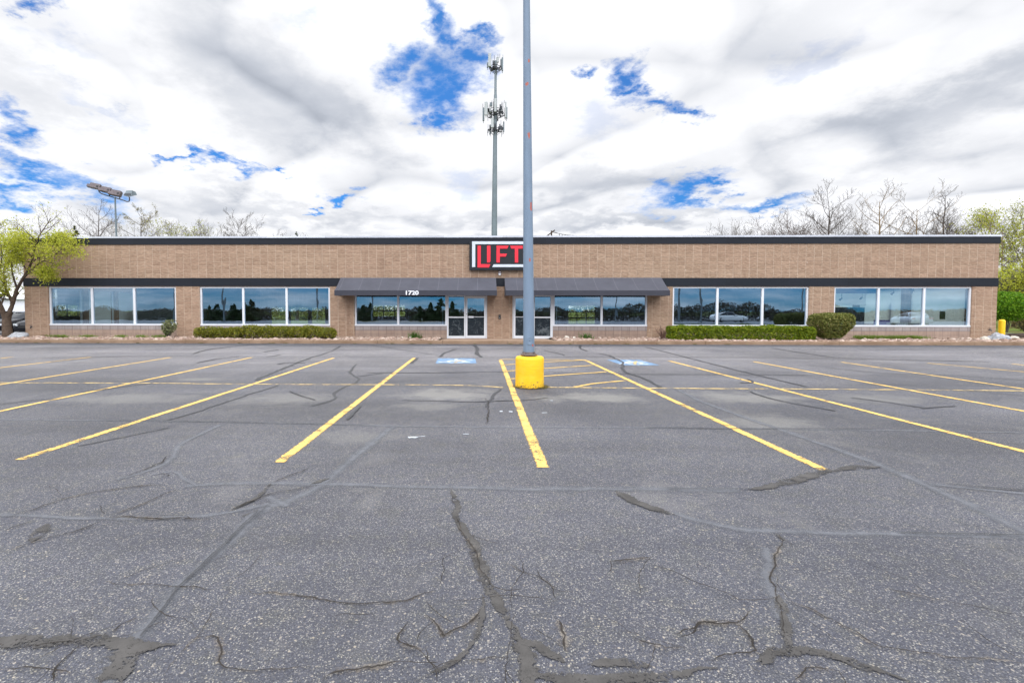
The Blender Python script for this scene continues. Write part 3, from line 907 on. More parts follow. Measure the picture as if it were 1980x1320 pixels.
# ------------------------------------------------------------------ paint, repairs and cracks on the asphalt
class Strips:
    def __init__(s, z0):
        s.v, s.f, s.uv, s.z = [], [], [], z0

    def add(s, pts, width, wob=0.0, wfreq=2.5, step=None, wvar=0.0, seed=0.0, taper=False):
        P = [Vector((p.x, p.y, 0)) if not isinstance(p, tuple) else on_z(*p) for p in pts]
        for p in P:
            p.z = 0
        if step is None:
            dist = min(p.length for p in P)
            step = max(0.03, min(0.35, dist * 0.02))
        Q, S = [], []
        tot = 0.0
        for a, b in zip(P, P[1:]):
            L = (b - a).length
            n = max(1, int(L / step))
            for i in range(n):
                Q.append(a.lerp(b, i / n))
                S.append(tot + L * i / n)
            tot += L
        Q.append(P[-1])
        S.append(tot)
        # round the corners of the traced line a little
        for _ in range(2 if len(P) > 2 else 0):
            Q = [Q[0]] + [(Q[i - 1] + Q[i] * 2 + Q[i + 1]) / 4 for i in range(1, len(Q) - 1)] + [Q[-1]]
        base = len(s.v)
        s.z += 0.00025
        for i, q in enumerate(Q):
            t = (Q[min(i + 1, len(Q) - 1)] - Q[max(i - 1, 0)])
            t = t.normalized() if t.length > 1e-9 else Vector((1, 0, 0))
            nrm = Vector((-t.y, t.x, 0))
            o = 0.0
            if wob:
                o = wob * sum(mnoise.noise((q.x * wfreq * k_ + seed, q.y * wfreq * k_, seed + k_)) * k_ ** -0.7 for k_ in (1.0, 2.7, 7.3, 19.0))
            wd = width * (1 + wvar * mnoise.noise((S[i] * 1.7 + seed * 3, seed, 2)) * 2)
            if taper:
                e = min(S[i], tot - S[i]) / (min(tot * 0.18, 0.16) + 1e-6)
                wd *= min(1.0, max(0.12, e))
            for sg in (-1, 1):
                p = q + nrm * (o + sg * wd / 2)
                s.v.append((p.x, p.y, s.z))
                s.uv.append((S[i], 0.0 if sg < 0 else 1.0))
        for i in range(len(Q) - 1):
            a = base + i * 2
            s.f.append((a, a + 2, a + 3, a + 1) if False else (a + 1, a, a + 2, a + 3))
        return s

    def patch(s, pts):
        """a filled outline; uv.y falls to the rim"""
        P = [on_z(*p) for p in pts]
        c = sum(P, Vector()) / len(P)
        s.z += 0.00025
        b = len(s.v)
        ring = []
        for a, d in zip(P, P[1:] + P[:1]):
            for i in range(6):
                ring.append(a.lerp(d, i / 6))
        for rr, v in ((0.0, 0.5), (0.6, 0.35), (1.0, 0.0)):
            for q in ring:
                p = c.lerp(q, rr)
                s.v.append((p.x, p.y, s.z))
                s.uv.append((0.0, v))
        n = len(ring)
        for j in range(2):
            for i in range(n):
                i2 = (i + 1) % n
                s.f.append((b + j * n + i, b + j * n + i2, b + (j + 1) * n + i2, b + (j + 1) * n + i))
        return s

    def build(s, name, mat, parent):
        me = bpy.data.meshes.new(name)
        me.from_pydata(s.v, [], s.f)
        uvl = me.uv_layers.new(name='uv')
        for lp in me.loops:
            uvl.data[lp.index].uv = s.uv[lp.vertex_index]
        return link(name, me, mat, parent)


def stall_line(p0, p1, width, mat='paint', ext=None):
    a, b = on_z(*p0), on_z(*p1)
    if ext is not None:                       # carry on to the end of the row
        b = a + (b - a) * ((ext - a.y) / (b.y - a.y))
    st = Strips(0.0046)
    st.add([a, b], width * 1.08, step=0.12, wob=0.008, wvar=0.03, seed=p0[0] * 0.01)
    return st.build('stall_line', MAT[mat], lot)


FRONT = 4.9
STALLS = [((801, 692), (540, 894), .13, None), ((968, 696), (1050, 904), .14, None), ((1131, 696), (1595, 909), .13, None), ((645, 692), (38, 889), .125, None),
          ((487, 691), (0, 795), .12, FRONT), ((330, 691), (45, 736.5), .12, FRONT), ((175, 690.5), (0, 711), .12, FRONT), ((25, 690), (0, 693), .12, FRONT),
          ((1293, 697.5), (1980, 873), .125, FRONT), ((1457, 699), (1980, 795), .12, FRONT), ((1627, 700), (1980, 752), .12, FRONT), ((1793, 702), (1980, 719), .12, FRONT), ((1957, 703.5), (1980, 706), .12, FRONT)]
for a, b, wd, ext in STALLS:
    stall_line(a, b, wd, 'paint', ext)
# long line between the two rows, brushed on unevenly, and the hatched aisle
for pts, wd in ((([(-300, 736), (0, 740), (300, 741), (500, 743), (760, 744), (900, 745), (950, 747), (980, 750)]), .10), (([(1052, 749), (1230, 750.5), (1500, 752), (1800, 754), (1980, 756), (2300, 760)]), .11)):
    st = Strips(0.0062)
    st.add(pts, wd * 1.3, step=0.2, wob=0.03, wfreq=0.8, wvar=0.12, seed=wd * 40)
    st.build('row_line', MAT['paint_thin'], lot)
for pts in ([(966, 695), (1130, 695.8)], [(975.5, 705.7), (1050, 700.5), (1127, 696.3)], [(979.5, 717.7), (1060, 712), (1148, 706.3)], [(986, 733), (1060, 727), (1172, 719)], [(1112, 748.6), (1145, 742), (1208, 736)]):
    st = Strips(0.0078)
    st.add(pts, 0.125, step=0.15, wob=0.012, wvar=0.06, seed=pts[0][1] * 0.1)
    st.build('aisle_hatch_line', MAT['paint'], lot)


def bay_symbol(c0, c1, c2, c3):
    """blue square with the white wheelchair figure, corners near-left, near-right, far-right, far-left"""
    A, B, Cc, Dd = (on_z(*c) for c in (c0, c1, c2, c3))
    st = Strips(0.0050)
    m0, m1 = (A + Dd) / 2, (B + Cc) / 2
    st.add([m0, m1], ((A - Dd).length + (B - Cc).length) / 2 * 1.02, step=0.3)
    sq = st.build('accessible_bay_square', MAT['blue'], lot)

    def q(u, v):
        return (A.lerp(B, u)).lerp(Dd.lerp(Cc, u), v)
    s2 = Strips(0.0064)
    s2.add([q(0.47, 0.88), q(0.50, 0.82)], 0.17, step=0.04)                       # head
    s2.add([q(0.48, 0.76), q(0.50, 0.48), q(0.68, 0.46), q(0.76, 0.22), q(0.86, 0.24)], 0.14, step=0.05)   # body, thigh, shin
    s2.add([q(0.50, 0.63), q(0.66, 0.62)], 0.10, step=0.05)
    s2.add([q(0.42, 0.60), q(0.30, 0.48), q(0.28, 0.32), q(0.36, 0.16), q(0.52, 0.11), q(0.66, 0.18), q(0.70, 0.30)], 0.11, step=0.05)  # wheel
    s2.add([q(0.08, 0.20), q(0.42, 0.45), q(0.60, 0.55), q(0.92, 0.62)], 0.16, step=0.05, wob=0.05)   # smear of old paint
    s2.build('wheelchair_figure', MAT['white_mark'], sq)
    s3 = Strips(0.0080)
    s3.add([q(0.45, 0.10), q(0.60, 0.55), q(0.72, 0.72)], 0.13, step=0.06, wob=0.03)
    s3.build('yellow_overpaint', MAT['paint_thin'], sq)


bay_symbol((841, 703), (921, 703), (919, 692.5), (848, 692.5))
bay_symbol((1197, 706.5), (1270, 706.5), (1243, 695.5), (1180, 695.5))

# smooth repair bands
ps = Strips(0.0030)
for pts, wd in (([(760, 826), (690, 880), (632, 932), (575, 962), (500, 990), (345, 1138), (265, 1238), (200, 1320), (120, 1430)], .13),
                ([(-60, 811), (150, 813), (320, 814), (635, 820), (750, 824), (980, 826), (1240, 827), (1700, 832), (2050, 838)], .07),
                ([(360, 940), (440, 936), (540, 934), (640, 937), (870, 942), (1010, 945), (1190, 946), (1430, 948)], .10),
                ([(1310, 752), (1345, 772), (1420, 800), (1530, 838), (1700, 898), (1800, 942), (1880, 978), (1980, 1028), (2060, 1070)], .13),
                ([(1300, 993), (1400, 1020), (1450, 1027), (1520, 1029), (1740, 1032), (1985, 1037), (2100, 1040)], .085),
                ([(0, 995), (130, 1001), (290, 1004), (420, 996), (520, 975)], .07), ([(295, 918), (345, 908), (360, 935), (380, 940)], .05), ([(425, 822), (375, 845), (345, 860), (330, 890), (300, 908), (225, 928)], .09),
                ([(1480, 1060), (1492, 1095), (1482, 1130), (1500, 1165), (1510, 1200)], .085), ([(1800, 938), (1980, 955)], .09), ([(555, 980), (520, 960)], .08)):
    ps.add(pts, wd * 1.6, wob=0.02, wfreq=2.2, wvar=0.2, seed=wd * 91 + pts[0][0] * 0.01)
ps.build('pale_seam', MAT['seal_pale'], lot)

sl = Strips(0.0042)
for pts, wd in (([(873, 946), (882, 965), (887, 980), (880, 1000), (905, 1035), (925, 1075), (935, 1115), (960, 1155), (983, 1195), (1008, 1243), (1018, 1275)], .062),
                ([(998, 1215), (1008, 1238), (1015, 1262), (1018, 1290), (1035, 1340)], .085),
                ([(1000, 1236), (1012, 1243), (1050, 1252), (1075, 1268), (1094, 1280)], .07), ([(1005, 1296), (1080, 1312), (1160, 1312), (1240, 1310), (1320, 1302), (1392, 1292)], .062),
                ([(1135, 1282), (1180, 1276), (1230, 1277), (1262, 1290)], .058),
                ([(1462, 1282), (1490, 1262), (1520, 1255), (1550, 1255), (1600, 1268), (1650, 1281), (1700, 1292), (1760, 1318)], .062), ([(1470, 1285), (1480, 1262), (1505, 1252)], .08), ([(1452, 1290), (1470, 1300)], .04),
                ([(-60, 1245), (0, 1240), (60, 1243), (120, 1241), (190, 1238), (240, 1247), (285, 1256), (340, 1250)], .082), ([(235, 1320), (215, 1290), (232, 1265), (262, 1246)], .13), ([(245, 1250), (290, 1258)], .10),
                ([(935, 1150), (940, 1180), (932, 1215), (905, 1250), (870, 1285), (800, 1318)], .045),
                ([(1192, 949), (1218, 966), (1262, 985), (1305, 997)], .085), ([(1445, 946), (1490, 942), (1535, 930), (1590, 914), (1645, 903), (1705, 904)], .10), ([(600, 936), (640, 926)], .09), ([(470, 1000), (500, 986)], .11), ([(525, 935), (490, 968), (460, 982), (440, 990)], .05),
                ([(55, 1050), (75, 1035), (95, 1012)], .09), ([(1503, 1150), (1505, 1170), (1516, 1210), (1524, 1262)], .055), ([(1500, 1032), (1512, 1045), (1535, 1056)], .04)):
    sl.add(pts, wd * 1.25, wob=0.02, wfreq=5.0, wvar=0.36, seed=wd * 70 + pts[0][0] * 0.013, taper=True)
sl.build('crack_sealant', MAT['seal'], lot)

tr = Strips(0.0054)
for pts, wd in (([(660, 668), (650, 674), (640, 680), (605, 690), (565, 705), (530, 720), (492, 736)], .085), ([(540, 745), (470, 766), (395, 792), (320, 813)], .055), ([(325, 827), (240, 845), (150, 862)], .04),
                ([(690, 704), (680, 713), (676, 722), (695, 731), (690, 740), (645, 757), (652, 772), (605, 785)], .075), ([(690, 728), (722, 724), (740, 722)], .05), ([(808, 692), (795, 703)], .07),
                ([(882, 675), (862, 681), (850, 690)], .07), ([(918, 667), (925, 676), (921, 684), (933, 691)], .10), ([(710, 721), (860, 720.5), (985, 719)], .05), ([(1070, 720), (1250, 724), (1420, 724), (1560, 726)], .035),
                ([(780, 774), (850, 776), (920, 777), (1000, 775), (1060, 769)], .045), ([(970, 752), (952, 765), (945, 778), (938, 787)], .06), ([(160, 758), (230, 749), (295, 741)], .045),
                ([(1120, 667), (1122, 674), (1135, 679)], .07), ([(1052, 678), (1075, 682), (1092, 687)], .05), ([(1248, 671), (1320, 689), (1420, 715), (1560, 748)], .055), ([(1160, 684), (1178, 687), (1203, 700), (1206, 718), (1255, 735), (1278, 750)], .075),
                ([(1490, 673), (1615, 692), (1780, 697), (1915, 700)], .05), ([(1450, 757), (1490, 771), (1560, 785), (1615, 795)], .05), ([(1445, 733), (1460, 737), (1450, 743), (1430, 741)], .05), ([(1645, 769), (1720, 778), (1792, 790)], .05), ([(1782, 790), (1845, 785)], .06),
                ([(1560, 706), (1700, 722), (1850, 726), (1980, 735)], .03), ([(1250, 673), (1420, 679), (1440, 682)], .03), ([(-20, 694), (300, 688), (480, 689), (900, 691), (1180, 690), (1500, 693), (1900, 699)], .03),
                ([(375, 684), (400, 676), (450, 670), (520, 664)], .06), ([(380, 702), (430, 692), (462, 690)], .05), ([(510, 681), (540, 676)], .06), ([(515, 690), (545, 686)], .05), ([(535, 705), (555, 700), (590, 703)], .05), ([(100, 700), (180, 691), (250, 689)], .04), ([(0, 678), (200, 672), (330, 670)], .03),
                ([(0, 782), (40, 776), (120, 770)], .04), ([(1250, 827), (1400, 829), (1690, 830)], .03), ([(200, 813), (330, 814), (700, 822)], .022), ([(695, 785), (672, 812)], .055), ([(560, 757), (580, 765), (610, 774)], .03),
                ([(620, 672), (700, 670), (800, 672)], .03), ([(720, 668), (780, 677), (850, 688)], .03), ([(1600, 680), (1760, 676), (1960, 684)], .03), ([(1700, 742), (1800, 748), (1980, 766)], .025),
                ([(1900, 943), (1990, 951)], .05), ([(1740, 1032), (1900, 1035), (1980, 1038)], .03), ([(1290, 946), (1450, 947)], .022), ([(1830, 938), (1920, 946)], .03), ([(500, 990), (345, 1138), (268, 1236)], .026), ([(520, 978), (470, 1022), (390, 1100), (330, 1150)], .018)):
    dd = min(on_z(*p).y for p in pts)
    tr.add(pts, wd * min(1.7, max(0.5, dd / 7.5)), wob=0.05 if wd > .035 else 0.02, wfreq=2.2, wvar=0.25, seed=wd * 50 + pts[0][0] * 0.017)
tr.build('tar_line', MAT['tar'], lot)

THIN = [[(480, 1138), (490, 1150), (545, 1150), (650, 1166), (715, 1168), (785, 1163), (812, 1148), (850, 1140)], [(195, 1122), (220, 1130), (345, 1133), (415, 1140)],
        [(0, 1262), (65, 1248), (140, 1240)], [(147, 1248), (115, 1285), (100, 1322)], [(270, 1195), (235, 1210), (218, 1226)], [(415, 1180), (385, 1225), (358, 1246), (330, 1285), (315, 1318)], [(360, 1245), (405, 1228), (418, 1232), (420, 1260), (410, 1285), (445, 1297), (520, 1297), (600, 1290)],
        [(935, 1180), (885, 1215), (858, 1235), (840, 1200), (818, 1190)], [(770, 1278), (720, 1290), (665, 1296), (620, 1312)], [(990, 1275), (900, 1279)],
        [(990, 1092), (1015, 1110), (1055, 1118), (1078, 1143), (1120, 1150)], [(1078, 1143), (1076, 1168)], [(1085, 1200), (1086, 1260)], [(1300, 1228), (1355, 1206), (1425, 1206), (1455, 1180)], [(1425, 1206), (1450, 1228), (1465, 1262), (1400, 1266), (1370, 1285)],
        [(1512, 1158), (1560, 1174), (1650, 1220), (1690, 1250), (1770, 1266), (1850, 1272), (1985, 1288)], [(1505, 1032), (1512, 1050), (1492, 1090), (1485, 1120), (1498, 1150), (1512, 1185), (1522, 1240)], [(1530, 1315), (1560, 1290), (1620, 1300)],
        [(20, 1000), (65, 988), (130, 963), (190, 951), (240, 944), (312, 938)], [(0, 1070), (60, 1050), (140, 1030), (205, 1008)], [(205, 1000), (300, 1004), (420, 1006)], [(215, 1000), (280, 975), (340, 948)], [(60, 1008), (0, 1030)], [(530, 935), (570, 917), (600, 905)], [(455, 985), (520, 957), (620, 938)],
        [(875, 1000), (895, 1030), (915, 1060)], [(300, 918), (330, 921), (290, 930)], [(325, 880), (315, 895), (225, 930)], [(385, 1010), (392, 1030)], [(525, 1045), (530, 1062)], [(1170, 1200), (1150, 1240)], [(1220, 1230), (1260, 1245), (1330, 1262)], [(965, 1150), (990, 1190)], [(905, 1040), (950, 1140)], [(945, 940), (960, 955)], [(790, 1205), (770, 1240), (820, 1255)], [(0, 1300), (60, 1290), (130, 1312)], [(450, 1130), (455, 1155)],
        [(700, 826), (690, 850)], [(940, 770), (945, 800), (940, 822)], [(1700, 1140), (1800, 1160), (1985, 1195)], [(1180, 1090), (1260, 1080)]]
cr_ = Strips(0.0065)
cb = Strips(0.0036)
for i, pts in enumerate(THIN):
    if sum(math.dist(a, b) for a, b in zip(pts, pts[1:])) < 48:
        continue
    near = min(on_z(*p).y for p in pts)
    cr_.add(pts, 0.006 + 0.0026 * near, wob=0.03, wfreq=5.0, wvar=0.6, seed=i * 1.7, taper=True, step=0.012 + 0.003 * near)
    if max(p[1] for p in pts) > 985:
        cb.add(pts, 0.085, wob=0.03, wfreq=5.0, wvar=0.6, seed=i * 1.7, taper=True, step=0.02)
# hairlines that branch off the open cracks
rh = random.Random(12)
for i, pts in enumerate(THIN + [[(20, 1270), (120, 1290)], [(640, 1200), (760, 1290)], [(1100, 1190), (1330, 1290)], [(1560, 1200), (1800, 1300)], [(300, 1160), (420, 1260)], [(900, 1180), (980, 1300)]]):
    if max(p[1] for p in pts) < 990:
        continue
    for _ in range(1 + i % 2):
        a = rh.choice(pts)
        if a[1] > 1330:
            continue
        q = on_z(*a)
        ang = rh.uniform(0, 2 * PI)
        walk = [q]
        for _s in range(rh.randint(3, 7)):
            ang += rh.gauss(0, 0.26)
            walk.append(walk[-1] + Vector((math.cos(ang), math.sin(ang), 0)) * rh.uniform(0.04, 0.10))
        if min(p.y for p in walk) < 1.7:
            continue
        cr_.add(walk, 0.0065, wob=0.012, wfreq=9.0, wvar=0.6, seed=i * 3.1 + 50, taper=True, step=0.012)
cr_.build('open_crack', MAT['crack'], lot)
cb.build('crumbled_edge', MAT['crumb'], lot)
ws = Strips(0.0085)
for pts, wd in (([(790, 847), (800, 845.5), (806, 847)], .05), ([(806, 845.5), (822, 844)], .015), ([(966, 796), (972, 796)], .06), ([(984, 796.5), (991, 796.5)], .06), ([(895, 840), (907, 840)], .02), ([(1048, 799), (1058, 798.5)], .025), ([(1064, 775), (1069, 775)], .04)):
    ws.add(pts, wd * 1.6, step=0.03, wob=0.01, seed=wd * 99, wvar=0.3)
ws.build('white_splash', MAT['white_mark'], lot)


# ------------------------------------------------------------------ the building
def fx(px, y=WY):
    return on_y(px, 600, y).x


bld = empty('commercial_building', ((LX + RX) / 2, WY, 0), 'long single storey tan block commercial building with flat roof, dark fascia bands and large windows', 'building')
Z_SILL, Z_HEAD, Z_B0, Z_B1 = 0.765, 2.775, 2.80, 3.225
Z_F0, Z_F1, Z_C1 = 4.955, 5.285, 5.375


def pane_x(x0, y, z0, x1, z1):
    return MB().add([(x0, y, z0), (x1, y, z0), (x1, y, z1), (x0, y, z1)], [(0, 1, 2, 3)])


def wall_cells(mb, x0, x1, z0, z1, y0, y1, openings, axis='x'):
    xs = sorted({x0, x1, *[o[0] for o in openings], *[o[1] for o in openings]})
    for a, b in zip(xs, xs[1:]):
        cx = (a + b) / 2
        blk = sorted((o[2], o[3]) for o in openings if o[0] < cx < o[1])
        z = z0
        for lo, hi in blk + [(z1, z1)]:
            if lo > z + 1e-4:
                if axis == 'x':
                    mb.box(a, y0, z, b, y1, lo)
                else:
                    mb.box(y0, a, z, y1, b, lo)
            z = max(z, hi)


GROUPS = [((94.5, 176.5, 258.5, 340.5), 'clear'), ((386.5, 469.5, 553.5, 638.0), 'dark'), ((685.5, 769.5, 864.0), 'awn'), ((1069.5, 1164.0, 1252.0), 'awn'), ((1300.5, 1388.0, 1475.5, 1563.5), 'dark'), ((1612.5, 1700.0, 1788.5, 1878.5), 'clear')]
DOORS = [(864.0, 900.0, 942.0, 'right'), (991.0, 1033.0, 1069.5, 'left')]
ops = []
for g_, _ in GROUPS:
    ops.append((fx(g_[0]), fx(g_[-1]), -0.02, Z_HEAD))
for d_ in DOORS:
    ops.append((fx(d_[0]), fx(d_[2]), -0.02, 2.42))
bw = MB()
wall_cells(bw, LX, RX, -0.02, 5.27, WY, WY + 0.30, ops)
EW = [(26.3, 29.6, 0.7, 2.9), (30.2, 33.5, 0.7, 2.9), (34.0, 37.5, 0.7, 2.9)]
wall_cells(bw, WY + 0.30, BACK, -0.02, 5.27, RX - 0.30, RX, EW, 'y')
LW = [(26.5, 28.5, 0.6, 2.77), (28.85, 31.0, 0.6, 2.77), (31.3, 33.6, 0.6, 2.77)]
wall_cells(bw, WY + 0.30, BACK, -0.02, 5.27, LX, LX + 0.30, LW, 'y')
YB = BACK - 0.15
RW = []
for (a, b, t, c) in ((524, 556, 593, 627), (561, 597, 593, 627), (602, 630, 594, 627), (720.5, 784.5, 589, 612.5), (1098, 1151, 590, 627), (1689, 1724, 583, 617), (1733, 1768, 582, 617), (1455, 1475, 596, 628)):
    p, q = on_y(a, t, YB), on_y(b, c, YB)
    RW.append((p.x, q.x, q.z, p.z))
wall_cells(bw, LX + 0.30, RX - 0.30, -0.02, 5.27, BACK - 0.30, BACK, RW)
bw.build('block_wall', MAT['block'], bld)
for g_, _ in GROUPS:
    MB().box(fx(g_[0]) + 0.002, WY + 0.025, -0.02, fx(g_[-1]) - 0.002, WY + 0.27, Z_SILL - 0.01).build('sill_wall', MAT['sill'], bld)
for d_ in DOORS:
    MB().box(fx(d_[0]) + 0.002, WY + 0.02, 2.42, fx(d_[2]) - 0.002, WY + 0.26, Z_HEAD).build('door_header', MAT['fascia'], bld)
# bands
a0, a1 = fx(661), fx(957.5)
MB().box(LX - 0.03, WY - 0.035, Z_F0, RX + 0.03, WY - 0.002, Z_F1).box(RX + 0.002, WY - 0.002, Z_F0, RX + 0.03, BACK, Z_F1).box(LX - 0.03, WY - 0.002, Z_F0, LX - 0.002, BACK, Z_F1).build('upper_fascia', MAT['fascia'], bld)
MB().box(LX - 0.02, WY - 0.025, Z_B0, RX + 0.02, WY - 0.002, Z_B1).box(RX + 0.002, WY - 0.002, Z_B0, RX + 0.02, BACK, Z_B1).box(LX - 0.02, WY - 0.002, Z_B0, LX - 0.002, BACK, Z_B1).build('lower_fascia', MAT['fascia'], bld)
MB().box(LX - 0.06, WY - 0.065, Z_F1 + 0.002, RX + 0.06, WY + 0.36, Z_C1).box(RX - 0.36, WY + 0.36, Z_F1 + 0.002, RX + 0.06, BACK + 0.05, Z_C1).box(LX - 0.06, WY + 0.36, Z_F1 + 0.002, LX + 0.36, BACK + 0.05, Z_C1) \
    .box(LX + 0.36, BACK - 0.36, Z_F1 + 0.002, RX - 0.36, BACK + 0.05, Z_C1).build('coping', MAT['coping'], bld)
RA, RB = fx(363, WY + .3), fx(1590, WY + .3)
MB().box(RA, WY + 0.30, 4.85, RB, BACK - 0.30, 5.0).build('roof', MAT['roof'], bld)
for x0, x1 in ((LX + 0.30, RA), (RB, RX - 0.30)):          # glazed roofs added to brighten the two end rooms with daylight
    MB().add([(x0, WY + 2.2, 4.9), (x1, WY + 2.2, 4.9), (x1, BACK - 8.0, 4.9), (x0, BACK - 8.0, 4.9)], [(0, 1, 2, 3)]).build('added_skylight', MAT['glass_clear'], bld)
    MB().box(x0, WY + 0.30, 4.85, x1, WY + 2.2, 5.0).build('roof', MAT['roof'], bld)
    MB().box(x0, BACK - 8.0, 4.85, x1, BACK - 0.3, 5.0).build('roof', MAT['roof'], bld)
MB().box(LX + 0.30, WY + 0.30, 0.045, RX - 0.30, BACK - 0.30, 0.11).build('interior_floor', MAT['floor'], bld)
MB().box(RA, WY + 0.30, 3.05, RB, BACK - 0.30, 3.1).build('interior_ceiling', MAT['ceil'], bld)

for gi, (g_, kind) in enumerate(GROUPS):
    x0, x1 = fx(g_[0]), fx(g_[-1])
    fw, y0, y1 = 0.085, WY + 0.05, WY + 0.17
    m = MB()
    m.box(x0, y0, Z_HEAD - 0.075, x1, y1, Z_HEAD - 0.001)
    m.box(x0, y0 - 0.035, Z_SILL - 0.012, x1, y1, Z_SILL + 0.07)
    m.box(x0, y0, Z_SILL + 0.07, x0 + fw, y1, Z_HEAD - 0.075)
    m.box(x1 - fw, y0, Z_SILL + 0.07, x1, y1, Z_HEAD - 0.075)
    edges = [x0 + fw]
    for p in g_[1:-1]:
        mx_ = fx(p)
        m.box(mx_ - 0.055, y0 + 0.005, Z_SILL + 0.07, mx_ + 0.055, y1, Z_HEAD - 0.075)
        edges += [mx_ - 0.055, mx_ + 0.055]
    edges.append(x1 - fw)
    wf = m.build('window', MAT['alu'], bld)
    for i in range(0, len(edges), 2):
        pane_x(edges[i] - 0.005, WY + 0.108, Z_SILL + 0.065, edges[i + 1] + 0.005, Z_HEAD - 0.07).build('window_pane', MAT['glass'], wf)

for (pl, pm, pr, side) in DOORS:
    x0, xm, x1 = fx(pl), fx(pm), fx(pr)
    zb, zh = 0.105, 2.415
    y0, y1 = WY + 0.04, WY + 0.16
    m = MB()
    m.box(x0 + .001, y0, zb, x0 + 0.055, y1, zh).box(x1 - 0.055, y0, zb, x1 - .001, y1, zh).box(x0 + 0.055, y0, zh - 0.10, x1 - 0.055, y1, zh)
    sl0, sl1, dl0, dl1 = (x0 + 0.055, xm, xm, x1 - 0.055) if side == 'right' else (xm, x1 - 0.055, x0 + 0.055, xm)
    fr = m.build('door_frame', MAT['alu'], bld)
    # fixed panel beside the door
    m = MB()
    m.box(sl0, y0 + .004, zb, sl0 + 0.03, y1 - .004, zh - 0.10).box(sl1 - 0.07, y0 + .004, zb, sl1, y1 - .004, zh - 0.10)
    m.box(sl0 + 0.03, y0 + .006, zb, sl1 - 0.07, y1 - .006, zb + 0.13).box(sl0 + 0.03, y0 + .006, zh - 0.14, sl1 - 0.07, y1 - .006, zh - 0.10).box(sl0 + 0.03, y0 + .006, 1.17, sl1 - 0.07, y1 - .006, 1.235)
    sd_ = m.build('sidelight', MAT['alu'], bld)
    pane_x(sl0 + 0.025, WY + 0.101, 1.23, sl1 - 0.065, zh - 0.135).build('sidelight_pane', MAT['glass'], sd_)
    MB().box(sl0 + 0.025, WY + 0.098, zb + 0.125, sl1 - 0.065, WY + 0.105, 1.175).build('sidelight_film', MAT['film'], sd_)
    # the leaf
    m = MB()
    m.box(dl0 + 0.01, y0 + .012, zb + 0.01, dl0 + 0.10, y1 - .012, zh - 0.115).box(dl1 - 0.10, y0 + .012, zb + 0.01, dl1 - 0.01, y1 - .012, zh - 0.115)
    m.box(dl0 + 0.10, y0 + .014, zb + 0.01, dl1 - 0.10, y1 - .014, zb + 0.15).box(dl0 + 0.10, y0 + .014, zh - 0.24, dl1 - 0.10, y1 - .014, zh - 0.115)
    dr = m.build('door', MAT['alu'], bld)
    MB().box(dl0 + 0.095, WY + 0.098, zb + 0.145, dl1 - 0.095, WY + 0.105, 1.20).build('door_film', MAT['film'], dr)
    pane_x(dl0 + 0.095, WY + 0.101, 1.20, dl1 - 0.095, zh - 0.235).build('door_pane', MAT['glass'], dr)
    MB().box(dl0 + 0.10, WY + 0.075, 1.205, dl1 - 0.10, WY + 0.09, 1.235).build('push_bar', MAT['alu'], dr)
    hx = dl0 + 0.16 if side == 'right' else dl1 - 0.16
    sg = 1 if side == 'right' else -1
    h0, h1 = sorted((hx, hx + sg * 0.26))
    MB().box(h0, WY + 0.03, 1.17, h1, WY + 0.066, 1.26).build('pull_handle', MAT['alu'], dr)
    lk = dl0 + 0.055 if side == 'right' else dl1 - 0.055
    m = MB()
    m.tube([(lk, WY + 0.054, 1.37), (lk, WY + 0.035, 1.37)], 0.022, 12)
    m.build('lock', MAT['dark_steel'], dr)

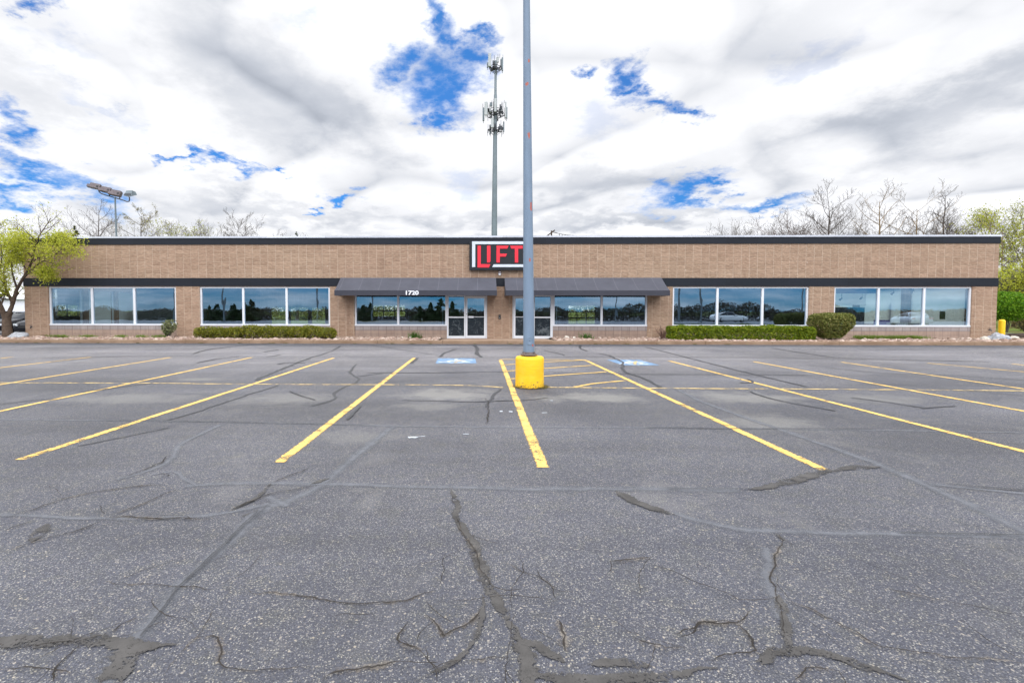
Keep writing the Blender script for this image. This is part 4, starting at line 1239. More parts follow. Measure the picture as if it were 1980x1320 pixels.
# awnings
for (wl, wr, nb) in ((659.6, 958.8, 9), (975.2, 1277.5, 9)):
    x0, x1 = fx(wl), fx(wr)
    yf, zt, zm, zf, zv = WY - 1.15, 3.235, 2.74, 2.535, 2.285
    ym = WY - 0.75
    m = MB()
    # fabric: upper slope, lower slope, both closed ends
    m.add([(x0, WY - .03, zt), (x1, WY - .03, zt), (x1, ym, zm), (x0, ym, zm), (x0, yf, zf), (x1, yf, zf),
           (x0, WY - .03, zt - .02), (x1, WY - .03, zt - .02), (x1, ym + .01, zm - .02), (x0, ym + .01, zm - .02), (x0, yf + .02, zf - .02), (x1, yf + .02, zf - .02)],
          [(3, 2, 1, 0), (4, 5, 2, 3), (6, 7, 8, 9), (9, 8, 11, 10), (0, 1, 7, 6)])
    for xx in (x0, x1):
        o = 0.006 if xx == x0 else -0.006
        m.add([(xx, WY - .03, zt), (xx, ym, zm), (xx, yf, zf), (xx, yf, zv), (xx, WY - .03, zv + 0.0), (xx + o, WY - .03, zt), (xx + o, ym, zm), (xx + o, yf, zf), (xx + o, yf, zv), (xx + o, WY - .03, zv)], [(0, 1, 2, 3, 4), (9, 8, 7, 6, 5)])
    aw = m.build('awning', MAT['awning'], bld)
    MB().box(x0 - 0.004, yf - 0.012, zv, x1 + 0.004, yf + 0.012, zf + 0.006).build('valance', MAT['valance'], aw)
    m = MB()
    for i in range(nb):
        xx = x0 + 0.05 + (x1 - x0 - 0.1) * i / (nb - 1)
        m.tube([(xx, WY - .06, zt - .06), (xx, ym + .02, zm - .06), (xx, yf + .05, zf - .05), (xx, yf + .05, zv + .03), (xx, WY - .03, zv + .03)], 0.014, 6)
    m.tube([(x0 + .03, yf + .05, zv + .03), (x1 - .03, yf + .05, zv + .03)], 0.014, 6)
    m.build('awning_frame', MAT['dark_steel'], aw)
    if wl < 700:
        cu = bpy.data.curves.new('house_number', 'FONT')
        cu.body = '1720'
        cu.size = 0.285
        cu.offset = 0.010
        cu.extrude = 0.002
        cu.space_character = 1.02
        to = bpy.data.objects.new('tmp', cu)
        COL.objects.link(to)
        bpy.context.view_layer.update()
        me = bpy.data.meshes.new_from_object(to.evaluated_get(bpy.context.evaluated_depsgraph_get()))
        bpy.data.objects.remove(to)
        xs = [v.co.x for v in me.vertices]
        zs = [v.co.y for v in me.vertices]
        pa, pb = on_y(784.8, 570.3, yf), on_y(809.6, 561.8, yf)
        sx, sz = (pb.x - pa.x) / (max(xs) - min(xs)), (pb.z - pa.z) / (max(zs) - min(zs))
        for v in me.vertices:
            X_, Y_, Z_ = v.co
            v.co = (pa.x + (X_ - min(xs)) * sx, yf - 0.016 - Z_, pa.z + (Y_ - min(zs)) * sz)
        link('house_number', me, MAT['white'], aw)

# rear openings: glazed, the ones in the middle are sectional overhead doors
for (xa, xb, za, zb_) in RW:
    m = MB()
    y0, y1 = BACK - 0.2, BACK - 0.12
    t = 0.05
    m.box(xa, y0, za, xb, y1, za + t).box(xa, y0, zb_ - t, xb, y1, zb_).box(xa, y0, za + t, xa + t, y1, zb_ - t).box(xb - t, y0, za + t, xb, y1, zb_ - t)
    wide = xb - xa > 2.3
    if wide:
        tall = zb_ - za > 1.4
        for i in (1, 2):
            xx = xa + (xb - xa) * i / 3
            m.box(xx - 0.035, y0 + .002, za + t, xx + 0.035, y1 - .002, zb_ - t)
        for i in range(1, 3 if tall else 2):
            zz = za + (zb_ - za) * i / (3 if tall else 2)
            m.box(xa + t, y0 + .004, zz - 0.06, xb - t, y1 - .004, zz + 0.06)
    rf = m.build('rear_window', MAT['indark'], bld)
    pane_x(xa + t, BACK - 0.16, za + t, xb - t, zb_ - t).build('rear_window_pane', MAT['glass_clear'], rf)
for (ya, yb_, za, zb_) in LW:
    m = MB()
    X0, X1, t = LX + 0.10, LX + 0.2, 0.06
    m.box(X0, ya, za, X1, yb_, za + t).box(X0, ya, zb_ - t, X1, yb_, zb_).box(X0, ya, za + t, X1, ya + t, zb_ - t).box(X0, yb_ - t, za + t, X1, yb_, zb_ - t)
    rf = m.build('side_window', MAT['alu'], bld)
    MB().add([(LX + .15, ya + t, za + t), (LX + .15, yb_ - t, za + t), (LX + .15, yb_ - t, zb_ - t), (LX + .15, ya + t, zb_ - t)], [(0, 3, 2, 1)]).build('side_window_pane', MAT['glass_clear'], rf)

# rooms
for (ya, yb_, za, zb_) in EW:            # frosted white panels added to brighten the east room with daylight
    MB().box(RX - 0.2, ya + .004, za + .004, RX - 0.17, yb_ - .004, zb_ - .004).build('added_frosted_panel', MAT['frosted'], bld)
xa, xb = fx(363, WY + .3), fx(1590, WY + .3)
for b_ in ((fx(1780, 40), 39.0, 0.115, RX - 0.36, 39.1, 3.045), (xb + .07, 33.0, 1.95, fx(1690, 33), 33.1, 3.04), (LX + 0.4, 37.0, 0.115, fx(268, 37), 37.1, 3.045), (fx(256, 30.5), 30.5, 0.115, fx(256, 30.5) + 0.08, 36.99, 3.045)):
    MB().box(*b_).build('interior_wall', MAT['inwhite'], bld)
for b_ in ((xa - 0.06, 27.35, 0.115, xa + 0.06, 31.5, 3.045), (xb - 0.06, WY + 1.5, 0.115, xb + 0.06, BACK - 0.32, 3.045), (fx(660, 40), 40.0, 0.115, fx(690, 40), 40.1, 3.045), (fx(264, 27.2), 27.2, 0.115, xa - 0.07, 27.3, 3.045), (xb + 0.07, 28.0, 0.115, fx(1672, 28), 28.1, 1.75)):
    MB().box(*b_).build('dark_interior_wall', MAT['indark'], bld)
MB().box(fx(1617, 27), 27.0, 2.52, fx(1693, 27), 27.06, 3.045).build('purple_ceiling_band', MAT['purple'], bld)
MB().box(fx(1703, 30), 30.0, 0.115, fx(1722, 30), 30.5, 1.0).build('purple_partition', MAT['purple'], bld)
MB().box(fx(1724, 31), 31.0, 0.115, fx(1731, 31), 31.1, 2.0).build('purple_partition', MAT['purple'], bld)
for px, yy, r_ in ((719.5, 26.6, .022), (856.0, 26.6, .022), (1076, 26.2, .03)):
    MB().tube([(fx(px, yy), yy, 0.112), (fx(px, yy), yy, 3.05)], r_, 10).build('interior_post', MAT['alu'], bld)
MB().box(fx(158, 29), 28.55, 0.112, fx(163.5, 29), 28.8, 3.05).build('interior_post', MAT['galv'], bld)

ct_ = empty('counter', (fx(780, 26.3), 26.3, 0.11), 'pale wood counter with white front inside the window under the 1720 awning', 'counter')
MB().box(fx(688, 26.3), 26.15, 0.90, fx(854, 26.3), 26.55, 0.97).build('counter_top', MAT['wood'], ct_)
MB().box(fx(692, 26.3), 26.25, 0.112, fx(850, 26.3), 26.5, 0.898).build('counter_base', MAT['ceil'], ct_)
cup = MB().lathe([(0.035, 0), (0.045, 0.15), (0.04, 0.15), (0.03, 0.01)], (0, 0, 0), 16).build('cup', MAT['inwhite'], None, True, (fx(816, 26.3), 26.3, 0.971))
tag(cup, 'small white cup standing on the pale wood counter', 'cup')
gbx = MB().box(RX - 0.36, 27.35, 1.10, RX - 0.302, 27.62, 1.55).build('panel_box', MAT['greenbox'])
tag(gbx, 'square green box fixed to the white wall inside the far right window', 'box')
desk = empty('desk', (fx(1745, 28), 28.3, 0.11), 'grey desk behind the middle pane of the far right window', 'desk')
MB().box(fx(1735, 28), 27.9, 0.80, fx(1778, 28), 28.7, 0.85).build('desk_top', MAT['inwhite'], desk)
MB().box(fx(1737, 28), 27.95, 0.112, fx(1776, 28), 28.65, 0.798).build('desk_body', MAT['dark_steel'], desk)
SPOT = 'small dark spotlight'
for i, (px, py, yy, where) in enumerate(((1625.5, 578, 27.5, 'leftmost in the far right window group'), (1665, 576, 30, 'second from left in the far right window group'), (1725.5, 567, 27.5, 'left one in the middle pane of the far right window'), (1764, 563.5, 27.0, 'right one in the middle pane of the far right window'))):
    p = on_y(px, py, yy)
    s_ = empty('spotlight', tuple(p), SPOT + ', ' + where, 'spotlight', 'spotlights inside the far right windows')
    MB().tube([p + Vector((-0.30, 0.1, -0.55)) * 0.0 + Vector((0.05, 0, 0.02)), Vector((p.x + 0.1, yy + 0.05, 3.045))], 0.010, 6).build('stem', MAT['dark_steel'], s_)
    MB().tube([p + Vector((0.07, 0, 0.06)), p + Vector((-0.07, -0.02, -0.06))], [0.035, 0.06], 12).build('lamp_head', MAT['dark'], s_)

# ------------------------------------------------------------------ sign, wall lamp, buzzer, spigots
YS = WY - 0.20
sg_ = empty('storefront_sign', tuple(on_y(966, 494, WY)), 'black box sign with red letters and silver bars above the doors', 'sign')


def P2(px, py, y=YS):
    p = on_y(px, py, y)
    return (p.x, p.z)


def poly(mb, pts, y0=YS - 0.035, y1=YS - 0.004):
    q = [P2(*p) for p in pts]
    ar = sum(a[0] * b[1] - b[0] * a[1] for a, b in zip(q, q[1:] + q[:1]))
    mb.prism(q if ar > 0 else q[::-1], y0, y1)


(sx0, sz1), (sx1, sz0) = P2(908, 466.2), P2(1024.5, 521.5)
cab = MB().box(sx0, YS, sz0, sx1, WY - 0.037, sz1).build('sign_cabinet', MAT['sign_black'], sg_)
ed = MB()
ed.box(sx0 - .012, YS - .012, sz0 - .012, sx1 + .012, WY - .04, sz0 - .001).box(sx0 - .012, YS - .012, sz1 + .001, sx1 + .012, WY - .04, sz1 + .012).box(sx0 - .012, YS - .012, sz0 - .001, sx0 - .001, WY - .04, sz1 + .001).box(sx1 + .001, YS - .012, sz0 - .001, sx1 + .012, WY - .04, sz1 + .001)
ed.build('sign_rim', MAT['fascia'], sg_)
bar = MB()
poly(bar, [(912.8, 466.9), (1020, 466.9), (1020, 472.3), (919, 472.3), (919, 516.4), (912.8, 516.4)])
poly(bar, [(954.5, 511.2), (1014.5, 511.2), (1014.5, 472.3), (1020, 472.3), (1020, 516.4), (951.6, 516.4)])
bar.build('silver_border', MAT['sign_grey'], sg_)
L_ = MB()
poly(L_, [(923.4, 475.2), (929.6, 475.2), (929.6, 510.8), (948.2, 510.8), (945.4, 517.2), (923.4, 517.2)])
L_.build('letter', MAT['sign_red'], sg_)
L_ = MB()
poly(L_, [(941.6, 475.2), (948.4, 475.2), (948.4, 504.6), (946.9, 507.6), (941.6, 507.6)])
L_.build('letter', MAT['sign_red'], sg_)
L_ = MB()
poly(L_, [(960.0, 475.2), (983.4, 475.2), (980.8, 480.8), (966.3, 480.8), (966.3, 490.6), (980.2, 490.6), (977.8, 496.2), (966.3, 496.2), (966.3, 507.6), (960.0, 507.6)])
L_.build('letter', MAT['sign_red'], sg_)
L_ = MB()
poly(L_, [(986.2, 475.2), (1010.6, 475.2), (1010.6, 480.8), (1001.8, 480.8), (1001.8, 507.6), (995.4, 507.6), (995.4, 480.8), (988.6, 480.8)])
L_.build('letter', MAT['sign_red'], sg_)

p = on_y(966, 524, WY)
wl_ = empty('wall_lamp', (p.x, WY, p.z), 'small jar lamp with a pale lens on the wall under the sign', 'lamp')
MB().box(p.x - 0.05, WY - 0.055, p.z - 0.06, p.x + 0.05, WY - 0.003, p.z + 0.06).tube([(p.x, WY - 0.05, p.z), (p.x, WY - 0.13, p.z + 0.01), (p.x, WY - 0.14, p.z - 0.05)], 0.028, 10).build('lamp_arm', MAT['dark'], wl_)
MB().lathe([(0.075, 0.0), (0.08, -0.06), (0.075, -0.10)][::-1], (p.x, WY - 0.14, p.z - 0.03), 20).build('lamp_shade', MAT['lamp_brown'], wl_, True)
MB().lathe([(0.03, -0.20), (0.06, -0.17), (0.066, -0.10)], (p.x, WY - 0.14, p.z - 0.032), 20).build('lens', MAT['white'], wl_, True)
p = on_y(966, 612.5, WY)
bz = empty('door_intercom', (p.x, WY, p.z), 'small dark box on the block pier between the two doors', 'intercom')
MB().box(p.x - 0.055, WY - 0.06, p.z - 0.11, p.x + 0.055, WY - 0.003, p.z + 0.11).build('intercom_body', MAT['dark'], bz)
MB().box(p.x - 0.035, WY - 0.064, p.z + 0.01, p.x + 0.035, WY - 0.0605, p.z + 0.07).build('intercom_face', MAT['dark_steel'], bz)
MB().tube([(p.x, WY - .0605, p.z - 0.05), (p.x, WY - .068, p.z - 0.05)], 0.014, 10).build('button', MAT['alu'], bz)
for px, py, lab in ((62, 632, 'dark hose tap low on the left end of the block wall'), (1912, 637.5, 'dark hose tap low on the right end of the block wall')):
    p = on_y(px, py, WY)
    t_ = empty('hose_tap', (p.x, WY, p.z), lab, 'tap')
    MB().tube([(p.x, WY - .003, p.z), (p.x, WY - 0.08, p.z), (p.x + 0.03, WY - 0.12, p.z - 0.05)], 0.026, 8).build('spout', MAT['dark_steel'], t_)
    MB().tube([(p.x, WY - 0.05, p.z + .02), (p.x, WY - 0.07, p.z + .07)], 0.012, 6).tube([(p.x - 0.05, WY - 0.07, p.z + 0.08), (p.x + 0.05, WY - 0.07, p.z + 0.08)], 0.014, 6).build('tap_handle', MAT['dark_steel'], t_)


# ------------------------------------------------------------------ light pole on its yellow base
q0, q1 = on_z(996.5, 745), on_z(1051.5, 745)
bc = on_z(1024, 752)
BR = 0.5 * 55.0 * (bc.y + 0.25) / F
bc = Vector((on_y(1024, 720, bc.y + BR).x, bc.y + BR, 0))
BH = 0.625
lp = empty('light_pole', (bc.x, bc.y, 0), 'tall blue grey lamp pole on a round yellow concrete base before the doors', 'lamp pole', local=True)
prof = [(BR - .005, -0.02), (BR + .004, 0.03), (BR, 0.12), (BR - .002, 0.35), (BR, BH - 0.06), (BR - 0.008, BH - 0.025), (BR - 0.03, BH - 0.005), (BR - 0.06, BH)]
MB().lathe(prof, n=72).build('concrete_base', MAT['yellow'], lp, True)
TOP = 11.0
lean = -0.0128


def pc(z):
    return Vector((-0.015 + lean * (z - BH), 0.0, z))


SH = [0.113, 0.113, 0.108, 0.100, 0.090, 0.080, 0.071, 0.062, 0.052, 0.045]
zs_ = [BH + 0.05 + (TOP - BH - 0.05) * i / 9 for i in range(10)]
rr = [0.114 - (0.114 - 0.0445) * (z - BH) / (TOP - BH) for z in zs_]
sh = MB().tube([pc(z) for z in zs_], rr, 40).build('pole_shaft', MAT['pole'], lp, True)
bp = MB()
bp.lathe([(0.165, 0.0), (0.17, 0.004), (0.17, 0.026), (0.165, 0.03)], (pc(BH).x, 0, BH + 0.018), 32)
bp.lathe([(0.125, 0), (0.12, 0.035), (0.114, 0.04)], (pc(BH).x, 0, BH + 0.048), 32)
bp.build('base_plate', MAT['rusty'], lp, True)
for i in range(4):
    a = PI / 4 + i * PI / 2
    x, y = pc(BH).x + 0.143 * math.cos(a), 0.143 * math.sin(a)
    MB().tube([(x, y, BH - 0.0), (x, y, BH + 0.095)], 0.012, 8).lathe([(0.026, 0), (0.026, 0.022)], (x, y, BH + 0.05), 6).build('anchor_bolt', MAT['rusty'], lp)
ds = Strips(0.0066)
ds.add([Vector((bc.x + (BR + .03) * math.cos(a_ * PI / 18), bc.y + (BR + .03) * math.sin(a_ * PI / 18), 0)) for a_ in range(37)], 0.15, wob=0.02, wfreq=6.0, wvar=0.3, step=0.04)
ds.build('contact_shade_ring', MAT['base_shade'], lot)  # ragged dark ring, contact shadow of the base painted on the asphalt
# oval hand-hole cover
zc = 0.94
hh = MB()
ring = []
for rs, dy in ((1.0, -0.004), (1.0, -0.014), (0.86, -0.018), (0.80, -0.012), (0.55, -0.010), (0.05, -0.010)):
    for i in range(28):
        a = 2 * PI * i / 28
        x = 0.058 * rs * math.cos(a)
        z = 0.085 * rs * math.sin(a)
        R_ = 0.1125
        ring.append((pc(zc).x + 0.004 + x, -math.sqrt(R_ * R_ - x * x) + dy + 0.004, zc + z))
fs = []
for j in range(5):
    for i in range(28):
        fs.append((j * 28 + i, j * 28 + (i + 1) % 28, (j + 1) * 28 + (i + 1) % 28, (j + 1) * 28 + i))
fs.append(tuple(5 * 28 + i for i in range(28)))
hh.add(ring, fs).build('hand_hole_cover', MAT['pole'], lp, True)
MB().tube([(pc(zc).x + .006, -0.118, zc), (pc(zc).x + .006, -0.128, zc)], 0.007, 8).build('cover_screw', MAT['dark'], lp)
hm = MB()
hm.tube([pc(TOP) + Vector((-0.7, 0, -0.15)), pc(TOP) + Vector((0.7, 0, -0.15))], 0.03, 10)
hm.build('lamp_arm', MAT['pole'], lp)
for s_ in (-1, 1):
    c = pc(TOP) + Vector((s_ * 0.95, 0, -0.10))
    hd_ = MB().obox(c, (0.32, 0, 0), (0, 0.2, 0), (0, 0, 0.09)).build('lamp_head', MAT['lamp_brown'], lp)
    MB().obox(c - Vector((0, 0, 0.097)), (0.26, 0, 0), (0, 0.16, 0), (0, 0, 0.006)).build('lens', MAT['lens'], hd_)

# ------------------------------------------------------------------ floodlight mast beyond the roof on the left
YF = 46.0
YF = 50.0
pt = on_y(222.5, 384, YF)
fl = empty('floodlight_mast', (pt.x + 0.1, YF, 0), 'tall thin mast with four floodlights on a slanted bar above the left roof', 'floodlight')
MB().tube([(pt.x + 0.12, YF, -0.1), (pt.x, YF, pt.z + 0.15)], [0.13, 0.075], 14).build('mast', MAT['galv'], fl, True)
m = MB()
m.tube([on_y(*p, YF) for p in ((190.5, 367.5), (192, 371.5), (196, 374.5), (205, 377.5), (222, 382.5), (236, 386.5), (246, 390), (249.5, 389.5), (250.5, 386), (250.2, 381))], 0.055, 8)
for a, b in (((212, 379.8), (212, 374)), ((231.5, 385.3), (231.5, 379.5))):
    m.tube([on_y(*a, YF), on_y(*b, YF)], 0.05, 8)
m.build('crossbar', MAT['dark_steel'], fl, True)
for (cx_, cy_, w_, h_, tilt) in ((185, 360.5, 17, 9.0, 0.18), (206, 367.5, 16, 9.0, 0.17), (225, 374, 16.5, 10.0, 0.17)):
    c = on_y(cx_, cy_, YF)
    s_ = YF / F
    ax = Vector((math.cos(tilt), 0.25, -math.sin(tilt))).normalized() * (w_ / 2 * s_)
    az = Vector((math.sin(tilt), 0.3, math.cos(tilt))).normalized() * (h_ / 2 * s_)
    ay = ax.cross(az).normalized() * 0.24
    if ay.y < 0:
        ay = -ay
    b = MB().obox(c, ax, ay, az)
    b.obox(c - ax * 1.25 - az * 0.35, ax * 0.3, ay * 0.8, az * 0.6)
    hd_ = b.build('lamp_housing', MAT['lamp_brown'], fl)
    MB().obox(c + ay * 1.03, ax * 0.85, ay * 0.04, az * 0.8).build('lens', MAT['lens'], hd_)
    MB().obox(c + ax * 0.55 - az * 0.2 - ay * 1.05 if ay.y > 0 else c + ax * 0.55 - az * 0.2 + ay * 1.05, ax * 0.2, ay * 0.06, az * 0.38).build('gear_cover', MAT['dark'], hd_)
c = on_y(251, 374.5, YF)
s_ = YF / F
hdm = MB()
W2, H2 = 9.6 * s_, 5.8 * s_
hdm.add([(c.x - W2 * .95, YF - .3, c.z - H2 * .85), (c.x + W2 * .75, YF - .3, c.z - H2 * .95), (c.x + W2 * .6, YF - .1, c.z + H2), (c.x - W2 * .55, YF - .1, c.z + H2 * .95),
         (c.x - W2 * .75, YF + .35, c.z - H2 * .8), (c.x + W2, YF + .35, c.z - H2 * .2), (c.x + W2 * .8, YF + .3, c.z + H2 * .8), (c.x - W2 * .5, YF + .3, c.z + H2 * .8)],
        [(0, 1, 2, 3), (7, 6, 5, 4), (0, 4, 5, 1), (1, 5, 6, 2), (2, 6, 7, 3), (3, 7, 4, 0)])
hd_ = hdm.build('lamp_housing', MAT['galv'], fl)
MB().add([(c.x - W2 * .8, YF - .306, c.z - H2 * .7), (c.x + W2 * .6, YF - .306, c.z - H2 * .78), (c.x + W2 * .58, YF - .25, c.z - H2 * .1), (c.x - W2 * .75, YF - .25, c.z - H2 * .1)], [(0, 1, 2, 3)]).build('lens', MAT['dark_steel'], hd_)

# ------------------------------------------------------------------ mobile phone tower
YT = 72.0
rt = random.Random(11)
b_, t_ = on_y(955.8, 455, YT), on_y(958.5, 118, YT)
tw = empty('cell_tower', (b_.x - 0.05, YT, 0), 'tall grey mobile phone mast with two crowns of antenna panels rising behind the sign', 'tower')


def tc_(z):
    return b_.lerp(t_, (z - b_.z) / (t_.z - b_.z))


zt0 = [-0.1, 6, b_.z, 20, on_y(0, 268, YT).z, on_y(0, 262, YT).z, on_y(0, 192, YT).z, on_y(0, 190, YT).z, t_.z]
rt0 = [0.56, 0.52, 0.425, 0.36, 0.30, 0.27, 0.225, 0.19, 0.155]
MB().tube([tc_(z) for z in zt0], rt0, 24).build('mast', MAT['galv'], tw, True)
s_ = YT / F
ANT = [  # px, y_top, y_bottom, width px, depth, tone
    (947.0, 104, 129, 5.8, -0.9, 'antenna'), (943.0, 122, 131, 3.0, 0.2, 'galv'), (962.0, 112, 121, 5.0, 0.8, 'antenna'), (954.0, 118, 125, 3.5, -0.3, 'galv'), (971.5, 112, 137, 3.0, -0.6, 'galv'), (969.0, 115, 130, 3.0, 0.7, 'galv'),
    (939.8, 198, 223, 5.8, -1.4, 'antenna'), (934.8, 209, 234, 3.4, 0.2, 'galv'), (957.8, 191, 216.5, 4.6, -1.5, 'antenna'), (949.5, 199, 206, 5.0, 1.2, 'galv'), (948.0, 210, 218, 3.4, -0.8, 'antenna'), (977.8, 198, 228, 2.6, -0.6, 'antenna'), (980.0, 208, 230, 2.0, 0.6, 'galv'), (968.0, 207, 215, 4.0, 1.0, 'galv'),
    (952.0, 229, 247, 5.2, -1.1, 'antenna'), (974.0, 236, 255, 2.4, 0.3, 'galv'), (948.0, 242, 260, 2.4, 0.6, 'galv'), (968.5, 244, 251, 4.6, -0.7, 'dark_steel'), (957.5, 240, 246, 3.0, -0.6, 'dark_steel')]
for (px, y0, y1, wd, dep, tone) in ANT:
    a, b = on_y(px - wd / 2, y0, YT + dep), on_y(px + wd / 2, y1, YT + dep)
    hw, hd2 = (b.x - a.x) / 2, 0.09
    cx_ = (a.x + b.x) / 2
    pr = [(cx_ - hw, -hd2), (cx_ - hw * .8, -hd2 * 1.6), (cx_ + hw * .8, -hd2 * 1.6), (cx_ + hw, -hd2), (cx_ + hw, hd2), (cx_ - hw, hd2)]
    vs = [(x, YT + dep + y, b.z) for x, y in pr] + [(x, YT + dep + y, a.z) for x, y in pr]
    pn = MB().add(vs, [tuple(range(6))[::-1], tuple(range(6, 12))] + [(i, (i + 1) % 6, 6 + (i + 1) % 6, 6 + i) for i in range(6)]).build('antenna_panel', MAT[tone], tw)
    MB().tube([(cx_, YT + dep + 0.2, b.z - 0.25), (cx_, YT + dep + 0.2, a.z + 0.1)], 0.035, 6).build('mounting_pipe', MAT['dark_steel'], pn)
for (yc, rad_) in ((132, 1.0), (221, 1.45), (214, 1.2), (252, 1.1)):
    z = on_y(957, yc, YT).z
    c = tc_(z)
    m = MB()
    ringp = []
    for i in range(6):
        a = i * PI / 3 + 0.3
        e = c + Vector((math.cos(a) * rad_, math.sin(a) * rad_, rt.uniform(-.1, .1)))
        ringp.append(e)
        m.tube([c + Vector((math.cos(a) * .2, math.sin(a) * .2, -0.15)), e], 0.05, 6)
        m.tube([c + Vector((math.cos(a) * .2, math.sin(a) * .2, -0.75)), e], 0.03, 5)
        m.tube([e + Vector((0, 0, -0.5)), e + Vector((0, 0, rt.uniform(0.7, 1.3)))], 0.03, 5)
        for _ in range(2):
            w_ = c.lerp(e, rt.uniform(.45, 1.0)) + Vector((rt.uniform(-.2, .2), 0, rt.uniform(-.35, .5)))
            m.obox(w_, (rt.uniform(.07, .15), 0, 0), (0, .1, 0), (0, 0, rt.uniform(.1, .25)))
    for a, b in zip(ringp, ringp[1:] + ringp[:1]):
        m.tube([a, b], 0.04, 6)
    m.lathe([(0.33, -0.2), (0.33, 0.1)], tuple(c), 12)
    m.build('mounting_frame', MAT['dark_steel'], tw)
m = MB()
for px, y0, y1 in ((962.8, 105, 113), (966.5, 105, 113), (972.5, 106, 113), (933.5, 201, 210), (975, 194, 200), (951, 195, 199), (970.5, 197, 205), (942.5, 256, 263), (969.5, 256, 265)):
    m.tube([on_y(px, y0, YT - .3), on_y(px, y1, YT - .3)], 0.03, 5)
m.build('whip_antenna', MAT['dark_steel'], tw)

# ------------------------------------------------------------------ utility pole beyond the roof
YU = 80.0
p = on_y(1066.5, 446, YU)
up_ = empty('utility_pole', (p.x, YU, 0), 'dark utility pole top with tilted crossarm over the roof right of the lamp pole', 'utility pole')
MB().tube([(p.x, YU, -0.1), tuple(p)], [0.17, 0.12], 10).build('post', MAT['timber'], up_)
MB().obox(on_y(1064, 451.5, YU), (0.75, 0, 0.55), (0, 0.07, 0), (-0.06, 0, 0.08)).tube([on_y(1067, 448.5, YU), on_y(1078, 451, YU)], 0.06, 6).build('crossarm', MAT['timber'], up_)
m = MB()
for a, b in (((1081, 452), (1082, 456)), ((1087, 453.5), (1087.5, 457)), ((1092.5, 453.5), (1092.5, 458))):
    m.tube([on_y(*a, YU), on_y(*b, YU)], 0.05, 6)
m.build('insulator', MAT['dark'], up_)
MB().tube([on_y(1078, 451, YU), on_y(1092, 453.5, YU), on_y(1120, 456.5, YU + 4), on_y(1180, 463, YU + 8)], 0.022, 4).tube([on_y(1067, 448.5, YU), on_y(1090, 454, YU), on_y(1150, 462, YU + 8)], 0.018, 4).build('cable', MAT['wire'], up_)

# ------------------------------------------------------------------ yellow bollard, rocks, timber at the right corner
p = on_z(1938, 651.5, 0.12)
YBo = 26.3
p = Vector((fx(1938.3, YBo), YBo, 0.0))
zt1 = on_y(1938, 617.5, YBo).z
tag(MB().lathe([(0.135, 0.05), (0.135, zt1 - 0.10), (0.125, zt1 - 0.05), (0.09, zt1 - 0.015), (0.03, zt1)], (0, 0, 0), 28).build('bollard', MAT['bollard'], None, True, (p.x, p.y, 0)), 'round topped bright yellow bollard beside the right end of the building', 'bollard')

ICO_V, ICO_F = None, None


def ico(sub=1):
    import bmesh
    b = bmesh.new()
    bmesh.ops.create_icosphere(b, subdivisions=sub, radius=1.0)
    v = np.array([x.co[:] for x in b.verts])
    f = [[l.index for l in x.verts] for x in b.faces]
    b.free()
    return v, f


def rock(name, loc, size, seed, mat, label, cat='rock', sub=4, group=None):
    v, f = ico(sub)
    out_ = []
    for q in v:
        n = 1 + 0.34 * mnoise.noise((q[0] * 1.1 + seed, q[1] * 1.1, q[2] * 1.1)) + 0.15 * mnoise.noise((q[0] * 3 + seed, q[1] * 3, q[2] * 3 + 5)) + 0.06 * mnoise.noise((q[0] * 8, q[1] * 8 + seed, q[2] * 8))
        n = round(n * 14) / 14 * 0.4 + n * 0.6
        out_.append((q[0] * size[0] * n, q[1] * size[1] * n, max(q[2] * n, -0.55) * size[2]))
    me = bpy.data.meshes.new(name)
    me.from_pydata(out_, [], f)
    o = link(name, me, mat)
    o.location = loc
    return tag(o, label, cat, group)


def bed_at(px, y):
    x = fx(px, y)
    return (x, y, bed_z(x, min(y, WY)))


rock('boulder', Vector(bed_at(33, 24.2)) + Vector((0, 0, 0.05)), (0.42, 0.34, 0.26), 1.3, MAT['rock'], 'grey boulder lying beside the leaning tree trunk at the left corner', 'boulder')
rock('boulder', Vector(bed_at(1931, 24.4)) + Vector((0, 0, 0.06)), (0.42, 0.36, 0.27), 7.7, MAT['rock'], 'pale blue grey boulder in front of the yellow bollard', 'boulder')
rock('boulder', Vector(bed_at(1907, 24.3)) + Vector((0, 0, 0.03)), (0.17, 0.14, 0.14), 3.1, MAT['rock_pale'], 'small cream rock left of the pale grey boulder', 'boulder')
rock('boulder', Vector(bed_at(1096, 24.0)) + Vector((0, 0, 0.05)), (0.12, 0.11, 0.13), 9.2, MAT['rock_pale'], 'white stone standing beside the green lily clump right of the doors', 'boulder')
rock('boulder', Vector(bed_at(1110.5, 24.2)) + Vector((0, 0, 0.03)), (0.08, 0.08, 0.09), 4.4, MAT['rock_pale'], 'smaller white stone nearer the lily clump right of the doors', 'boulder')
rock('boulder', Vector(bed_at(794, 24.1)) + Vector((0, 0, 0.04)), (0.09, 0.08, 0.09), 5.4, MAT['rock_pale'], 'cream stone in front of the lily clump left of the doors', 'boulder')
rock('boulder', Vector(bed_at(778, 24.2)) + Vector((0, 0, 0.03)), (0.06, 0.06, 0.09), 6.4, MAT['rock_pale'], 'narrow cream stone left of the lily clump left of the doors', 'boulder')
rock('boulder', Vector(bed_at(1442, 22.9)) + Vector((0, 0, 0.03)), (0.06, 0.05, 0.07), 2.4, MAT['rock_pale'], 'tiny white stone at the foot of the long right hedge', 'boulder')
rock('boulder', Vector(bed_at(1962, 24.9)) + Vector((0, 0, 0.07)), (0.20, 0.14, 0.08), 8.4, MAT['rock_pale'], 'flat cream rock in front of the dark timber at the right edge', 'boulder')
tb = MB()
